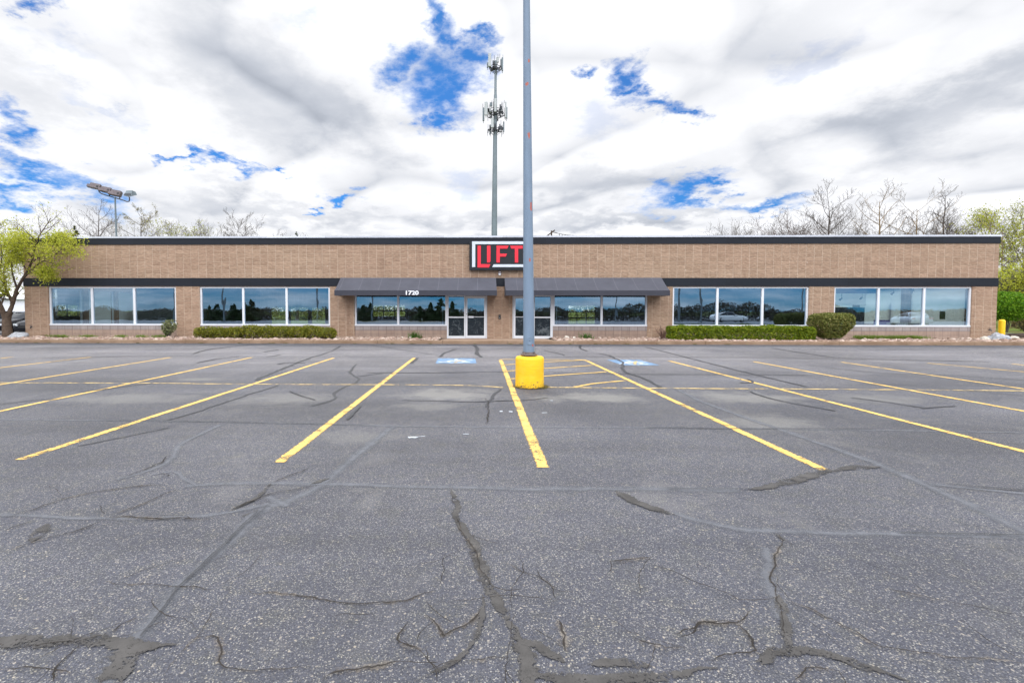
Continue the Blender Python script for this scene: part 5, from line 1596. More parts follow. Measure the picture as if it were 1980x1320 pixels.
for i, (px, y, L, a) in enumerate(((1976, 26.2, 1.0, 0.06), (1990, 25.8, 0.9, -0.05), (1982, 26.6, 1.2, 0.02))):
    q = Vector(bed_at(px, y))
    tb.obox(q + Vector((0, 0, 0.10 + 0.02 * i)), (L, a, 0.02), (-a * .1, 0.09, 0), (0, 0, 0.08))
tag(tb.build('timber_edging', MAT['timber']), 'dark rotting timber edging on the ground at the right edge', 'timber')

# ------------------------------------------------------------------ white metal building and parked cars at the left
wb = empty('metal_building', (-34, 56, 0), 'white corrugated metal building with dark lower wall beyond the left end', 'building')
wy = 56.0
WX0_, WX1_ = -70.0, fx(330, wy)
ze, zw = on_y(30, 577, wy).z, on_y(30, 602.5, wy).z
MB().box(WX0_, wy, zw, WX1_, wy + 18, ze).build('wall', MAT['corrugated'], wb)
MB().box(WX0_ - .02, wy - .03, -0.05, WX1_ + .02, wy + 18.02, zw - .002).build('lower_wall', MAT['fascia'], wb)
MB().add([(WX0_ - .3, wy - .35, ze - 0.1), (WX1_ + .3, wy - .35, ze - 0.1), (WX1_ + .3, wy + 9, ze + 1.5), (WX0_ - .3, wy + 9, ze + 1.5), (WX1_ + .3, wy + 18.3, ze - 0.1), (WX0_ - .3, wy + 18.3, ze - 0.1),
          (WX0_ - .3, wy - .35, ze + 0.06), (WX1_ + .3, wy - .35, ze + 0.06), (WX1_ + .3, wy + 9, ze + 1.66), (WX0_ - .3, wy + 9, ze + 1.66), (WX1_ + .3, wy + 18.3, ze + 0.06), (WX0_ - .3, wy + 18.3, ze + 0.06)],
         [(0, 3, 2, 1), (3, 5, 4, 2), (6, 7, 8, 9), (9, 8, 10, 11), (0, 1, 7, 6), (5, 11, 10, 4), (1, 2, 8, 7), (2, 4, 10, 8), (0, 6, 9, 3), (3, 9, 11, 5)]).build('roof', MAT['inwhite'], wb)


def make_car(label, paint):
    """a saloon facing -y, its middle at the origin"""
    t = empty('parked_car', (0, 0, 0), label, 'car', None, local=True)
    # stations along the length: y, half width, z bottom, shoulder z, top z
    st = [(-2.30, .62, .30, .52, .60), (-2.22, .78, .22, .60, .70), (-1.95, .88, .20, .66, .80), (-1.5, .905, .20, .72, .90), (-1.0, .91, .20, .78, .96), (-0.4, .91, .20, .82, .97), (0.6, .91, .20, .84, .98), (1.3, .91, .20, .86, 1.00), (1.9, .88, .22, .84, 1.02), (2.2, .80, .30, .78, 1.00), (2.32, .68, .40, .66, .88)]
    b = MB()
    vs = []
    for (y, hw, zb, zs, zt) in st:
        half = [(hw * .86, zb), (hw * .99, zb + .12), (hw, (zb + zs) / 2 + .06), (hw * .965, zs), (hw * .84, zt - .02), (hw * .45, zt + .01)]
        vs += [(x, y, z) for x, z in half] + [(-x, y, z) for x, z in half[::-1]]
    n = 12
    fs = [(i * n + k, i * n + (k + 1) % n, (i + 1) * n + (k + 1) % n, (i + 1) * n + k) for i in range(len(st) - 1) for k in range(n)]
    fs += [tuple(range(n))[::-1], tuple((len(st) - 1) * n + k for k in range(n))]
    b.add(vs, fs).build('car_body', paint, t, True)
    gs = [(-0.95, .78, .94, .96), (-0.35, .72, .95, 1.28), (-0.05, .66, .96, 1.39), (0.55, .65, .97, 1.42), (1.05, .66, .98, 1.37), (1.45, .70, .99, 1.20), (1.85, .76, .99, 1.01)]
    g = MB()
    vs = []
    for (y, hw, zb, zt) in gs:
        vs += [(hw + .07, y, zb), (hw, y, (zb + zt * 3) / 4), (hw * .80, y, zt), (-hw * .80, y, zt), (-hw, y, (zb + zt * 3) / 4), (-hw - .07, y, zb)]
    n = 6
    fs = [(i * n + k, i * n + (k + 1) % n, (i + 1) * n + (k + 1) % n, (i + 1) * n + k) for i in range(len(gs) - 1) for k in range(n)]
    g.add(vs, fs + [tuple(range(n))[::-1], tuple((len(gs) - 1) * n + k for k in range(n))]).build('car_windows', MAT['car_glass'], t, True)
    r = MB()
    vs = []
    rs = [(-0.10, .53, 1.375), (0.1, .54, 1.40), (0.55, .54, 1.43), (1.0, .54, 1.385), (1.12, .53, 1.36)]
    for (y, hw, z) in rs:
        vs += [(-hw, y, z - .01), (-hw * .5, y, z + .012), (hw * .5, y, z + .012), (hw, y, z - .01)]
    r.add(vs, [(i * 4 + k, i * 4 + k + 1, (i + 1) * 4 + k + 1, (i + 1) * 4 + k) for i in range(4) for k in range(3)])
    for s_ in (-1, 1):
        r.tube([(s_ * .80, -0.93, .96), (s_ * .60, -0.10, 1.375)], .032, 6).tube([(s_ * .74, 0.45, .98), (s_ * .55, .5, 1.40)], .03, 6).tube([(s_ * .80, 1.80, 1.0), (s_ * .56, 1.08, 1.365)], .04, 6)
    r.build('car_roof', paint, t, True)
    for s_ in (-1, 1):
        for y in (-1.42, 1.38):
            wv = MB()
            pr_ = [(-.10, .20), (-.10, .30), (-.08, .33), (.08, .33), (.10, .30), (.10, .20)]
            nseg = 24
            vs = []
            for (o_, rad_) in pr_:
                vs += [(s_ * .80 + o_, y + rad_ * math.cos(2 * PI * k / nseg), .33 + rad_ * math.sin(2 * PI * k / nseg)) for k in range(nseg)]
            wv.add(vs, [(i * nseg + k, i * nseg + (k + 1) % nseg, (i + 1) * nseg + (k + 1) % nseg, (i + 1) * nseg + k) for i in range(5) for k in range(nseg)])
            wo = wv.build('wheel', MAT['tyre'], t, True)
            MB().tube([(s_ * .74, y, .33), (s_ * .885, y, .33)], .205, 20).build('rim', MAT['rim'], wo)
        MB().obox((s_ * .62, -2.21, .62), (.20, .09 * s_, 0), (0, .06, 0), (0, 0, .065)).build('headlight', MAT['headlight'], t)
        MB().obox((s_ * .66, 2.24, .80), (.14, 0, 0), (0, .05, 0), (0, 0, .06)).build('taillight', MAT['taillight'], t)
        MB().obox((s_ * .99, -0.62, .98), (.10, 0, 0), (0, .06, 0), (0, 0, .06)).build('side_mirror', paint, t)
    MB().obox((0, -2.295, .50), (.42, 0, 0), (0, .03, 0), (0, 0, .09)).obox((0, -2.25, .30), (.55, 0, 0), (0, .03, 0), (0, 0, .06)).build('grille', MAT['dark'], t)
    return t


CAR = make_car('black saloon car half hidden behind the left end of the building', MAT['car_black'])
CAR.location = (fx(52, 29.6), 31.6, 0.02)
CAR.rotation_euler = (0, 0, 0.06)
c2 = copy_thing(CAR, 'black saloon car at the left edge, beyond the leaning tree trunk')
c2.location = (fx(-22, 29.6), 31.9, 0.02)
for c_ in (CAR, c2):
    c_['group'] = 'black cars parked left of the building'
# cars parked across the lot behind the photographer: they show in the window glass
MIR = {}
for (px, dist, rz, col, lab) in ((1405, 68, 1.6, 'car_white', 'white car mirrored in the middle pane above the long right hedge'), (1748, 52, 0.3, 'car_silver', 'silver car mirrored low in the middle pane of the far right window')):
    if col not in MIR:
        o = make_car(lab, MAT[col])
        MIR[col] = o
    else:
        o = copy_thing(MIR[col], lab)
    x = (px - 923) / F * (dist)
    o.location = (x, WY - (dist - WY), 0.0)
    o.rotation_euler = (0, 0, rz)
    o['group'] = 'cars seen mirrored in the windows'


# ------------------------------------------------------------------ pebbles on the planting bed
def in_bed(x, y):
    if WX0 - 0.05 < x < WX1 + 0.05:
        return False
    if y > WY - 0.03 and LX - 0.05 < x < RX + 0.05:
        return False
    return True


rng = np.random.default_rng(5)
pts = []
while len(pts) < 15000:
    x, y = rng.uniform(-29, 33), rng.uniform(KY1 + 0.02, 26.6) if rng.random() < 0.1 else rng.uniform(KY1 + 0.02, WY)
    if not in_bed(x, y) or (x < LX and y > 25.8):
        continue
    d = mnoise.noise((x * 0.5, y * 0.8, 3)) + 0.25 * mnoise.noise((x * 2, y * 2, 9))
    if d < -0.12 and rng.random() < 0.75:
        continue
    pts.append((x, y, bed_z(x, y)))
pts = np.array(pts)
bv, bf = ico(1)
k_ = len(pts)
sz = rng.gamma(4.0, 0.0105, (k_, 1, 1)) + 0.012
sc = sz * np.stack([rng.uniform(.8, 1.5, k_), rng.uniform(.8, 1.3, k_), rng.uniform(.5, .9, k_)], 1)[:, None, :]
an = rng.uniform(0, 2 * PI, k_)
X = bv[None] * (1 + rng.uniform(-.16, .16, (k_, len(bv), 1))) * sc
cx_, sx_ = np.cos(an)[:, None], np.sin(an)[:, None]
X = np.stack([X[..., 0] * cx_ - X[..., 1] * sx_, X[..., 0] * sx_ + X[..., 1] * cx_, X[..., 2]], -1)
X += pts[:, None, :] + np.array([0, 0, 0.008])
tag(np_shape_mesh('river_pebbles', bv, bf, X, MAT['pebble']), 'tan and pinkish river pebbles covering the planting beds', 'pebbles', kind='stuff')


# ------------------------------------------------------------------ clipped shrubs
def shrub_points(n, half, rng, power=3.0, shell=0.35, bump=0.12, freq=1.6, seed=0.0, shape=None):
    """points through the outer part of a rounded block, its surface lumpy"""
    d = rng.normal(size=(n, 3))
    d /= np.linalg.norm(d, axis=1, keepdims=True)
    # favour the long faces: stretch by the half sizes first
    d = d * np.array(half) ** 0.5
    d /= np.linalg.norm(d, axis=1, keepdims=True)
    r = (np.abs(d / 1.0) ** power).sum(1) ** (-1 / power)
    P = d * r[:, None]
    q = 1 - shell * rng.random(n) ** 1.7
    P = P * q[:, None]
    out_ = P * np.array(half)
    lump = np.array([mnoise.noise((p[0] * freq + seed, p[1] * freq, p[2] * freq + seed)) + 0.5 * mnoise.noise((p[0] * freq * 3, p[1] * freq * 3 + seed, p[2] * freq * 3)) for p in out_])
    out_ *= (1 + bump * lump)[:, None]
    if shape is not None:
        out_ = shape(out_)
    return out_


def box_points(n, x0, x1, y0, y1, z0, z1, rng, seed, depth=0.3, round_=0.12, amp=0.06):
    """points in the skin of a clipped hedge"""
    A = np.array([(x1 - x0) * (z1 - z0), (x1 - x0) * (y1 - y0), 2 * (y1 - y0) * (z1 - z0)])
    f = rng.choice(3, size=n, p=A / A.sum())
    u, v = rng.random(n), rng.random(n)
    P = np.zeros((n, 3))
    nr = np.zeros((n, 3))
    m = f == 0
    P[m] = np.stack([x0 + u[m] * (x1 - x0), np.full(m.sum(), y0), z0 + v[m] * (z1 - z0)], 1)
    nr[m] = (0, -1, 0)
    m = f == 1
    P[m] = np.stack([x0 + u[m] * (x1 - x0), y0 + v[m] * (y1 - y0), np.full(m.sum(), z1)], 1)
    nr[m] = (0, 0, 1)
    m = f == 2
    s = rng.random(n) < 0.5
    P[m] = np.stack([np.where(s[m], x0, x1), y0 + u[m] * (y1 - y0), z0 + v[m] * (z1 - z0)], 1)
    nr[m] = np.stack([np.where(s[m], -1, 1), np.zeros(m.sum()), np.zeros(m.sum())], 1)
    # round the edges
    c = np.array([(x0 + x1) / 2, (y0 + y1) / 2, (z0 + z1) / 2])
    h = np.array([(x1 - x0) / 2, (y1 - y0) / 2, (z1 - z0) / 2])
    q = np.clip(P, c - h + round_, c + h - round_)
    dvec = P - q
    L = np.linalg.norm(dvec, axis=1, keepdims=True)
    P = np.where(L > 1e-6, q + dvec / np.maximum(L, 1e-6) * np.minimum(L, round_), P)
    lump = np.array([mnoise.noise((p[0] * 1.4 + seed, p[1] * 1.4, p[2] * 2.0)) + 0.6 * mnoise.noise((p[0] * 5 + seed, p[1] * 5, p[2] * 5)) for p in P])
    P += nr * (lump * amp - depth * rng.random(n) ** 1.8)[:, None]
    P[:, 2] = np.maximum(P[:, 2], z0)
    return P


def hedge(name, label, px0, px1, yf, yb, ztop, n, mat, leaf, seed, amp, cat='hedge', clumps=None, dens_low=1.0):
    x0, x1 = fx(px0, yf), fx(px1, yf)
    rng = np.random.default_rng(seed)
    z0 = 0.13
    root = empty(name, ((x0 + x1) / 2, (yf + yb) / 2, z0), label, cat)
    if clumps:
        P = []
        w_ = (x1 - x0) / clumps
        for i in range(clumps):
            c = x0 + w_ * (i + 0.5) + rng.uniform(-.1, .1)
            hh_ = (ztop - z0) * rng.uniform(0.88, 1.05)
            pp = shrub_points(n // clumps, (w_ * 0.66, (yb - yf) / 2, hh_ / 2), rng, 2.6, 0.5, 0.22, 2.6, seed + i)
            P.append(pp + np.array([c, (yf + yb) / 2, z0 + hh_ / 2]))
        P = np.concatenate(P)
    else:
        P = box_points(n, x0, x1, yf, yb, z0, ztop, rng, seed, 0.30, 0.14, amp)
    keep = rng.random(len(P)) < np.where(P[:, 2] < z0 + 0.25, dens_low, 1.0)
    P = P[keep]
    P[:, 2] = np.maximum(P[:, 2], z0 - 0.01)
    np_mesh('foliage', leaves_at(P, leaf, rng, 0.62), 4, mat, root)
    st = MB()
    rr_ = random.Random(seed)
    xx = x0 + 0.15
    while xx < x1 - 0.1:
        c = Vector((xx, (yf + yb) / 2 + rr_.uniform(-.15, .15), z0 - 0.03))
        for _ in range(7):
            e = c + Vector((rr_.uniform(-.3, .3), rr_.uniform(-.32, .32), rr_.uniform(.35, .9) * (ztop - z0)))
            e.x = min(max(e.x, x0 + .05), x1 - .05)
            st.tube([c, c.lerp(e, .5) + Vector((rr_.uniform(-.05, .05), rr_.uniform(-.05, .05), 0)), e], [0.014, 0.010, 0.005], 5)
        xx += 0.22
    st.build('stems', MAT['twig'], root)
    return root


hedge('hedge', 'long clipped green hedge under the window right of the doors', 1301, 1580, 23.35, 24.3, 0.80, 27000, MAT['hedge'], 0.078, 21, 0.07)
hedge('hedge', 'ragged olive green hedge under the window left of the doors', 373, 643, 23.45, 24.3, 0.79, 21000, MAT['hedge_olive'], 0.078, 22, 0.12, clumps=9, dens_low=0.6)


def mound(name, label, px, y, half, zc, n, mat, leaf, seed, shape=None, cat='shrub', shell=0.5, bump=0.2, freq=2.0, nst=26, spread=0.6, power=2.3):
    rng = np.random.default_rng(seed)
    x = fx(px, y)
    z0 = bed_z(x, min(y, WY)) if y < 27 else 0.0
    root = empty(name, (x, y, z0), label, cat)
    if shape is mush and half[0] > 0.6:
        P = box_points(n, -half[0], half[0], -half[1], half[1], -half[2], half[2], rng, seed, 0.40, 0.30, 0.06)
        P = shape(P)
    else:
        P = shrub_points(n, half, rng, power, shell, bump, freq, seed * 0.37, shape)
    P += np.array([x, y, zc])
    P = P[P[:, 2] > z0 + 0.02]
    np_mesh('foliage', leaves_at(P, leaf, rng, 0.6), 4, mat, root)
    st = MB()
    rr_ = random.Random(seed)
    for _ in range(nst):
        a, q = rr_.uniform(0, 2 * PI), rr_.uniform(.2, 1) ** .6
        e = Vector((x + half[0] * spread * q * math.cos(a), y + half[1] * spread * q * math.sin(a), zc + half[2] * rr_.uniform(-.1, .8)))
        c = Vector((x + rr_.uniform(-.08, .08), y + rr_.uniform(-.08, .08), z0 - 0.03))
        mid = c.lerp(e, .5) + Vector((rr_.uniform(-.07, .07), rr_.uniform(-.07, .07), 0.05))
        st.tube([c, mid, e], [0.018, 0.012, 0.006], 5)
    st.build('stems', MAT['twig'], root)
    return root


def mush(P):
    z = P[:, 2] / 0.66
    k = np.clip(np.where(z < 0.15, 1.0 + (z - .15) * 0.52, 1.0), 0.38, 1)
    P = P.copy()
    P[:, 0] *= k
    P[:, 1] *= k
    P[:, 0] += np.where(z < 0, z * 0.04, 0)
    return P


mound('round_shrub', 'rounded clipped shrub, wide on top and narrow at the foot, ending the right hedge', 1607, 23.75, (0.82, 0.66, 0.63), 0.80, 12000, MAT['shrub'], 0.078, 31, mush, bump=0.10, shell=0.45, power=4.5)
mound('small_shrub', 'small loose grey green shrub at the right end of the far left window', 325, 24.25, (0.36, 0.32, 0.38), 0.66, 700, MAT['rhodo'], 0.115, 33, mush, bump=0.3, shell=0.8, nst=18)

dt = MB()
rr_ = random.Random(44)
x = fx(1283, 24.5)
for _ in range(26):
    c = Vector((x + rr_.uniform(-.12, .12), 24.4 + rr_.uniform(-.1, .1), 0.11))
    e = c + Vector((rr_.uniform(-.38, .38), rr_.uniform(-.2, .1), rr_.uniform(.25, .75)))
    mid = c.lerp(e, .5) + Vector((rr_.uniform(-.06, .06), 0, .06))
    dt.tube([c, mid, e], [0.011, 0.008, 0.004], 4)
    for _ in range(3):
        a = c.lerp(e, rr_.uniform(.4, .9))
        dt.tube([a, a + Vector((rr_.uniform(-.12, .12), rr_.uniform(-.06, .06), rr_.uniform(.05, .16)))], [0.006, 0.003], 3)
tag(dt.build('bare_shrub', MAT['twig_red']), 'low leafless reddish twig shrub left of the long right hedge', 'shrub')


def blades(P, length, width, rng, spread=0.6, droop=0.3, seg=3):
    """thin arched leaves rising from P, as quads"""
    n = len(P)
    a = rng.uniform(0, 2 * PI, n)
    L = length * rng.uniform(.5, 1.2, n)
    tilt = spread * rng.random(n) ** .7
    out_ = []
    for i in range(n):
        h = np.array([math.cos(a[i]), math.sin(a[i]), 0])
        sd_ = np.array([-h[1], h[0], 0])
        p = np.array(P[i], float)
        t = tilt[i]
        w0 = width
        for s in range(seg):
            d = h * math.sin(t) + np.array([0, 0, math.cos(t)])
            q = p + d * L[i] / seg
            w1 = width * (1 - (s + 1) / seg) + 0.0008
            out_.append(np.array([p - sd_ * w0 / 2, p + sd_ * w0 / 2, q + sd_ * w1 / 2, q - sd_ * w1 / 2]))
            p, w0 = q, w1
            t += droop * rng.uniform(.5, 1.5)
    return np.array(out_)


def clump(name, label, px, y, n, length, width, rad, mat, seed, cat='plant', spread=0.7, droop=0.35):
    rng = np.random.default_rng(seed)
    x = fx(px, y)
    P = np.stack([x + rng.normal(0, rad, n), y + rng.normal(0, rad * .6, n), np.full(n, bed_z(x, y) - 0.01)], 1)
    o = np_mesh(name, blades(P, length, width, rng, spread, droop), 4, mat)
    return tag(o, label, cat)


clump('lily_clump', 'clump of green strap leaves in the pebbles left of the doors', 802, 24.1, 150, 0.46, 0.035, 0.13, MAT['lily'], 51)
clump('lily_clump', 'clump of green strap leaves by two white stones right of the doors', 1133, 24.2, 150, 0.42, 0.032, 0.14, MAT['lily'], 52)


def weeds(name, label, spans, n, length, mat, seed, yr, kind='stuff', width=0.016, spread=0.5, zf=None):
    rng = np.random.default_rng(seed)
    P = []
    tot = sum(b - a for a, b in spans)
    for a, b in spans:
        for _ in range(int(n * (b - a) / tot)):
            t = rng.normal(0.5, 0.24) if b - a < 60 else rng.random()
            y = rng.uniform(*yr)
            x = fx(a + (b - a) * t, y)
            P.append((x, y, zf if zf is not None else bed_z(x, y) - 0.01))
    o = np_mesh(name, blades(np.array(P), length, width, rng, spread, 0.3), 4, mat)
    return tag(o, label, 'weeds', kind=kind)


weeds('weeds', 'low green weeds along the foot of the wall at the far left window', [(88, 135), (150, 186), (222, 246), (262, 285), (292, 322)], 3600, 0.20, MAT['weeds'], 61, (24.0, 24.75), spread=0.9, width=0.022)
weeds('grass_strip', 'strip of fresh green grass at the foot of the wall under the far right window', [(1652, 1745), (1735, 1792)], 3800, 0.25, MAT['weeds'], 62, (24.25, 24.7), spread=0.45, width=0.02)
weeds('weeds', 'scattered dry weeds and grass tufts in the pebble beds', [(0, 60), (130, 190), (195, 235), (640, 700), (770, 800), (1180, 1240), (1640, 1700), (1790, 1812), (1868, 1888), (1950, 1990)], 1300, 0.12, MAT['dryweed'], 63, (23.0, 24.7), spread=0.9)
gsp = []
rr_ = random.Random(9)
for _ in range(46):
    a = rr_.uniform(-20, 2000)
    gsp.append((a, a + rr_.uniform(2, 9)))
weeds('gutter_weeds', 'tiny weeds growing in the joint along the foot of the kerb', gsp, 1300, 0.075, MAT['dryweed'], 64, (KY0 - 0.05, KY0 + 0.0), spread=0.9, zf=-0.005)
# weeds round the yellow base
rng = np.random.default_rng(71)
P = []
for _ in range(520):
    a = rng.normal(-0.35, 0.45) if rng.random() < .6 else rng.uniform(-PI, 0.6)
    rr2 = BR + abs(rng.normal(0, 0.03)) + (0.05 * rng.random() if -0.9 < a < 0.1 else 0)
    P.append((bc.x + rr2 * math.cos(a), bc.y + rr2 * math.sin(a), 0.0))
tag(np_mesh('base_weeds', blades(np.array(P), 0.06, 0.009, rng, 1.0, 0.4), 4, MAT['dryweed']), 'short dry weeds around the foot of the yellow concrete base', 'weeds', kind='stuff')


# ------------------------------------------------------------------ trees
def limb(mb, p, d, L, r0, r1, rr_, wob, up, sides, nseg):
    pts, rad = [Vector(p)], [r0]
    d = Vector(d).normalized()
    for i in range(nseg):
        d = (d + Vector((rr_.gauss(0, wob), rr_.gauss(0, wob), rr_.gauss(0, wob))) + Vector((0, 0, up / nseg))).normalized()
        pts.append(pts[-1] + d * (L / nseg))
        rad.append(r0 + (r1 - r0) * (i + 1) / nseg)
    mb.tube(pts, rad, sides, cap=False)
    return pts, d


def sprout(mb, twigs, pts, r0, L, lvl, prm, rr_, tips):
    """side branches along a limb, then along those"""
    n = prm['n'][lvl]
    for i in range(n):
        t = prm['t0'][lvl] + (1 - prm['t0'][lvl]) * (i + rr_.random()) / n
        f = t * (len(pts) - 1)
        j = min(int(f), len(pts) - 2)
        p = pts[j].lerp(pts[j + 1], f - j)
        ax = (pts[j + 1] - pts[j]).normalized()
        o = ax.orthogonal().normalized()
        o.rotate(Matrix.Rotation(rr_.uniform(0, 2 * PI) if lvl else i * 2.4 + rr_.uniform(-.5, .5), 3, ax))
        a = R(prm['ang'][lvl]) * rr_.uniform(.75, 1.25)
        d = ax * math.cos(a) + o * math.sin(a)
        l2 = L * prm['len'][lvl] * (1 - prm['fall'][lvl] * t) * rr_.uniform(.7, 1.2)
        rb = max(prm['rmin'], r0 * (1 - 0.75 * t) * prm['rad'][lvl])
        last = lvl == len(prm['n']) - 1
        q, dd = limb(mb if lvl < prm['tw'] else twigs, p, d, l2, rb, max(prm['rmin'] * .7, rb * .35), rr_, prm['wob'], prm['up'], (7, 5, 4, 3, 3)[lvl + 1], 3 if last else 4)
        if last:
            tips.append((q[-1], q[-2], q[1]))
        else:
            sprout(mb, twigs, q, rb, l2, lvl + 1, prm, rr_, tips)


EXCURRENT = dict(n=(18, 8, 6), t0=(0.40, 0.2, 0.15), ang=(52, 42, 42), len=(0.42, 0.55, 0.5), fall=(0.62, 0.5, 0.4), rad=(0.5, 0.55, 0.6), rmin=0.0135, tw=2, wob=0.10, up=0.42)
OPEN = dict(n=(10, 8, 7), t0=(0.45, 0.25, 0.15), ang=(48, 45, 45), len=(0.60, 0.55, 0.5), fall=(0.45, 0.5, 0.4), rad=(0.6, 0.55, 0.6), rmin=0.0135, tw=2, wob=0.15, up=0.35)
DENSE = dict(n=(12, 8, 7), t0=(0.25, 0.2, 0.1), ang=(40, 38, 40), len=(0.55, 0.55, 0.5), fall=(0.4, 0.4, 0.3), rad=(0.6, 0.55, 0.6), rmin=0.0135, tw=2, wob=0.13, up=0.25)


def tree(name, label, px, py_top, Y, seed, prm, group=None, lean=0.0, bark='twig', leaves=None, trunk_r=None, stems=1, scale_w=1.0, px_base=None, twig='twig'):
    rr_ = random.Random(seed)
    top = on_y(px, py_top, Y)
    base = Vector((fx(px_base if px_base is not None else px, Y), Y, -0.05))
    H = top.z - base.z
    root = empty(name, tuple(base), label, 'tree', group)
    mb, tw_ = MB(), MB()
    tips = []
    r0 = trunk_r or H * 0.013
    for s in range(stems):
        b = base + (Vector((rr_.uniform(-.3, .3), rr_.uniform(-.3, .3), 0)) if stems > 1 else Vector())
        h = H * (1 if s == 0 else rr_.uniform(.72, .97))
        d = Vector((top.x - base.x, 0, H)).normalized() if stems == 1 else Vector((rr_.uniform(-.22, .22) * scale_w, rr_.uniform(-.2, .2), 1))
        pts = [b]
        rad = [r0 * 1.25]
        ns = 9
        dd = d
        for i in range(ns):
            dd = (d + Vector((rr_.gauss(0, .05), rr_.gauss(0, .05), 0))).normalized()
            pts.append(pts[-1] + dd * (h / ns))
            rad.append(max(0.02, r0 * (1 - 0.92 * (i + 1) / ns) ** 0.85))
        # bring the tip to its place
        if stems == 1:
            off = top - pts[-1]
            pts = [p + off * (i / ns) ** 1.5 for i, p in enumerate(pts)]
        mb.tube(pts, rad, 9, cap=False)
        p2 = dict(prm)
        p2['len'] = (prm['len'][0] * scale_w, *prm['len'][1:])
        sprout(mb, tw_, pts, r0, h, 0, p2, rr_, tips)
    # branches that outgrew the leader: bring the whole tree back to its height
    zs = [v[2] for v in tw_.v] + [v[2] for v in mb.v]
    ks = H / (max(zs) - base.z)
    kx = (1 + ks) / 2
    for B in (mb, tw_):
        B.v = [(base.x + (x - base.x) * kx, base.y + (y - base.y) * kx, base.z + (z - base.z) * ks) for x, y, z in B.v]
    tips = [tuple(Vector((base.x + (q.x - base.x) * kx, base.y + (q.y - base.y) * kx, base.z + (q.z - base.z) * ks)) for q in t) for t in tips]
    mb.build('trunk', MAT[bark], root, 'all')
    tw_.build('crown', MAT[twig], root)
    if leaves:
        mat, n, size, sprd, zmin = leaves
        rng = np.random.default_rng(seed)
        T = np.array([[*a] for tip in tips for a in tip])
        idx = rng.integers(0, len(T), n)
        P = T[idx] + rng.normal(0, sprd, (n, 3))
        P = P[P[:, 2] > zmin]
        np_mesh('leaves', leaves_at(P, size, rng, 0.55), 4, MAT[mat], root)
    return root


GR = 'bare trees behind the right half of the roof'
tree('bare_tree', 'straight bare tree, first of the three tall ones above the right roof', 1603, 349, 62, 101, EXCURRENT, GR, scale_w=1.15)
tree('bare_tree', 'bare tree with tan trunk, middle of the three tall ones above the right roof', 1702, 341, 62, 102, dict(EXCURRENT, n=(14, 7, 5), ang=(48, 45, 45)), GR, bark='bark_tan', px_base=1697, scale_w=1.25)
tree('bare_tree', 'wide bare tree, last of the three tall ones above the right roof', 1775, 352, 60, 103, dict(EXCURRENT, n=(11, 7, 6), ang=(58, 45, 45), len=(0.5, 0.55, 0.5)), GR, bark='bark_tan', px_base=1767, scale_w=1.2)
tree('bare_tree', 'slim bare tree just right of the three tall ones above the roof', 1828, 362, 66, 104, dict(EXCURRENT, n=(16, 6, 4)), GR, scale_w=0.6, px_base=1816)
tree('bare_tree', 'dense dark bare tree with several stems near the right end of the roof', 1850, 384, 64, 105, DENSE, GR, stems=3, trunk_r=0.16)
tree('bare_tree', 'brown bare tree with a thick forked trunk beside the yellow green trees', 1874, 388, 58, 106, OPEN, GR, stems=2, trunk_r=0.2, bark='bark')
tree('bare_tree', 'thin bare tree low between the first and second tall trees above the roof', 1622, 400, 70, 107, OPEN, GR, trunk_r=0.12)
GB = 'low bare thicket trees above the right roof'
for i, (px, py, st, lab) in enumerate(((1400, 432, 2, 'smallest leafless thicket tree at the left end of the bare clump above the roof'), (1440, 416, 3, 'second leafless thicket tree from the left in the bare clump above the roof'), (1487, 414, 4, 'dense brown leafless thicket tree left of the middle of the bare clump'), (1522, 411, 5, 'tallest dense leafless thicket tree in the bare clump above the roof'), (1558, 424, 4, 'dense leafless thicket tree left of the first tall tree'), (1655, 435, 3, 'low leafless thicket tree between the tall trees above the roof'), (1745, 432, 3, 'low leafless thicket tree left of the wide tall tree'))):
    tree('thicket_tree', lab, px, py - 7, 64 + (i % 3) * 3, 120 + i, DENSE, GB, stems=st + 3, trunk_r=0.13, bark='twig_red' if i in (2, 3) else 'twig', scale_w=1.1, leaves=('bud', 500, 0.13, 0.25, 5.0) if i in (0, 2, 5) else None)
GL = 'bare trees behind the left half of the roof'
tree('bare_tree', 'faint thin bare tree behind the small spruce at the left', 131, 400, 92, 141, OPEN, GL, trunk_r=0.10)
tree('bare_tree', 'bare tree with fine upright branches left of the floodlight mast', 191, 387, 76, 142, dict(EXCURRENT, n=(16, 7, 5), t0=(0.3, .2, .15)), GL, stems=1, scale_w=1.1)
tree('bare_tree', 'bare tree with scattered buds right of the floodlight mast', 273, 392, 76, 143, dict(EXCURRENT, n=(15, 7, 5), ang=(56, 45, 45)), GL, leaves=('bud', 2600, 0.15, 0.12, 6.0), scale_w=1.15)
tree('budding_tree', 'small tree with yellow green buds left of the two bare trees over the left roof', 352, 428, 70, 144, OPEN, GL, leaves=('spring_pale', 1300, 0.2, 0.2, 6.0), trunk_r=0.12)
tree('budding_tree', 'small tree with a leaning stem and yellow buds over the left roof', 374, 421, 70, 145, OPEN, GL, leaves=('spring_pale', 900, 0.18, 0.2, 6.0), trunk_r=0.11, px_base=368)
tree('budding_tree', 'thin budding tree right of the yellow budded tree over the left roof', 398, 425, 70, 146, OPEN, GL, leaves=('bud', 600, 0.16, 0.2, 6.0), trunk_r=0.09)
tree('bare_tree', 'upright bare tree left of the pair over the middle of the left roof', 431, 405, 74, 147, EXCURRENT, GL, stems=2, trunk_r=0.13)
tree('bare_tree', 'spreading bare tree right of the pair over the middle of the left roof', 468, 415, 74, 148, OPEN, GL, stems=2, trunk_r=0.13, scale_w=.8)
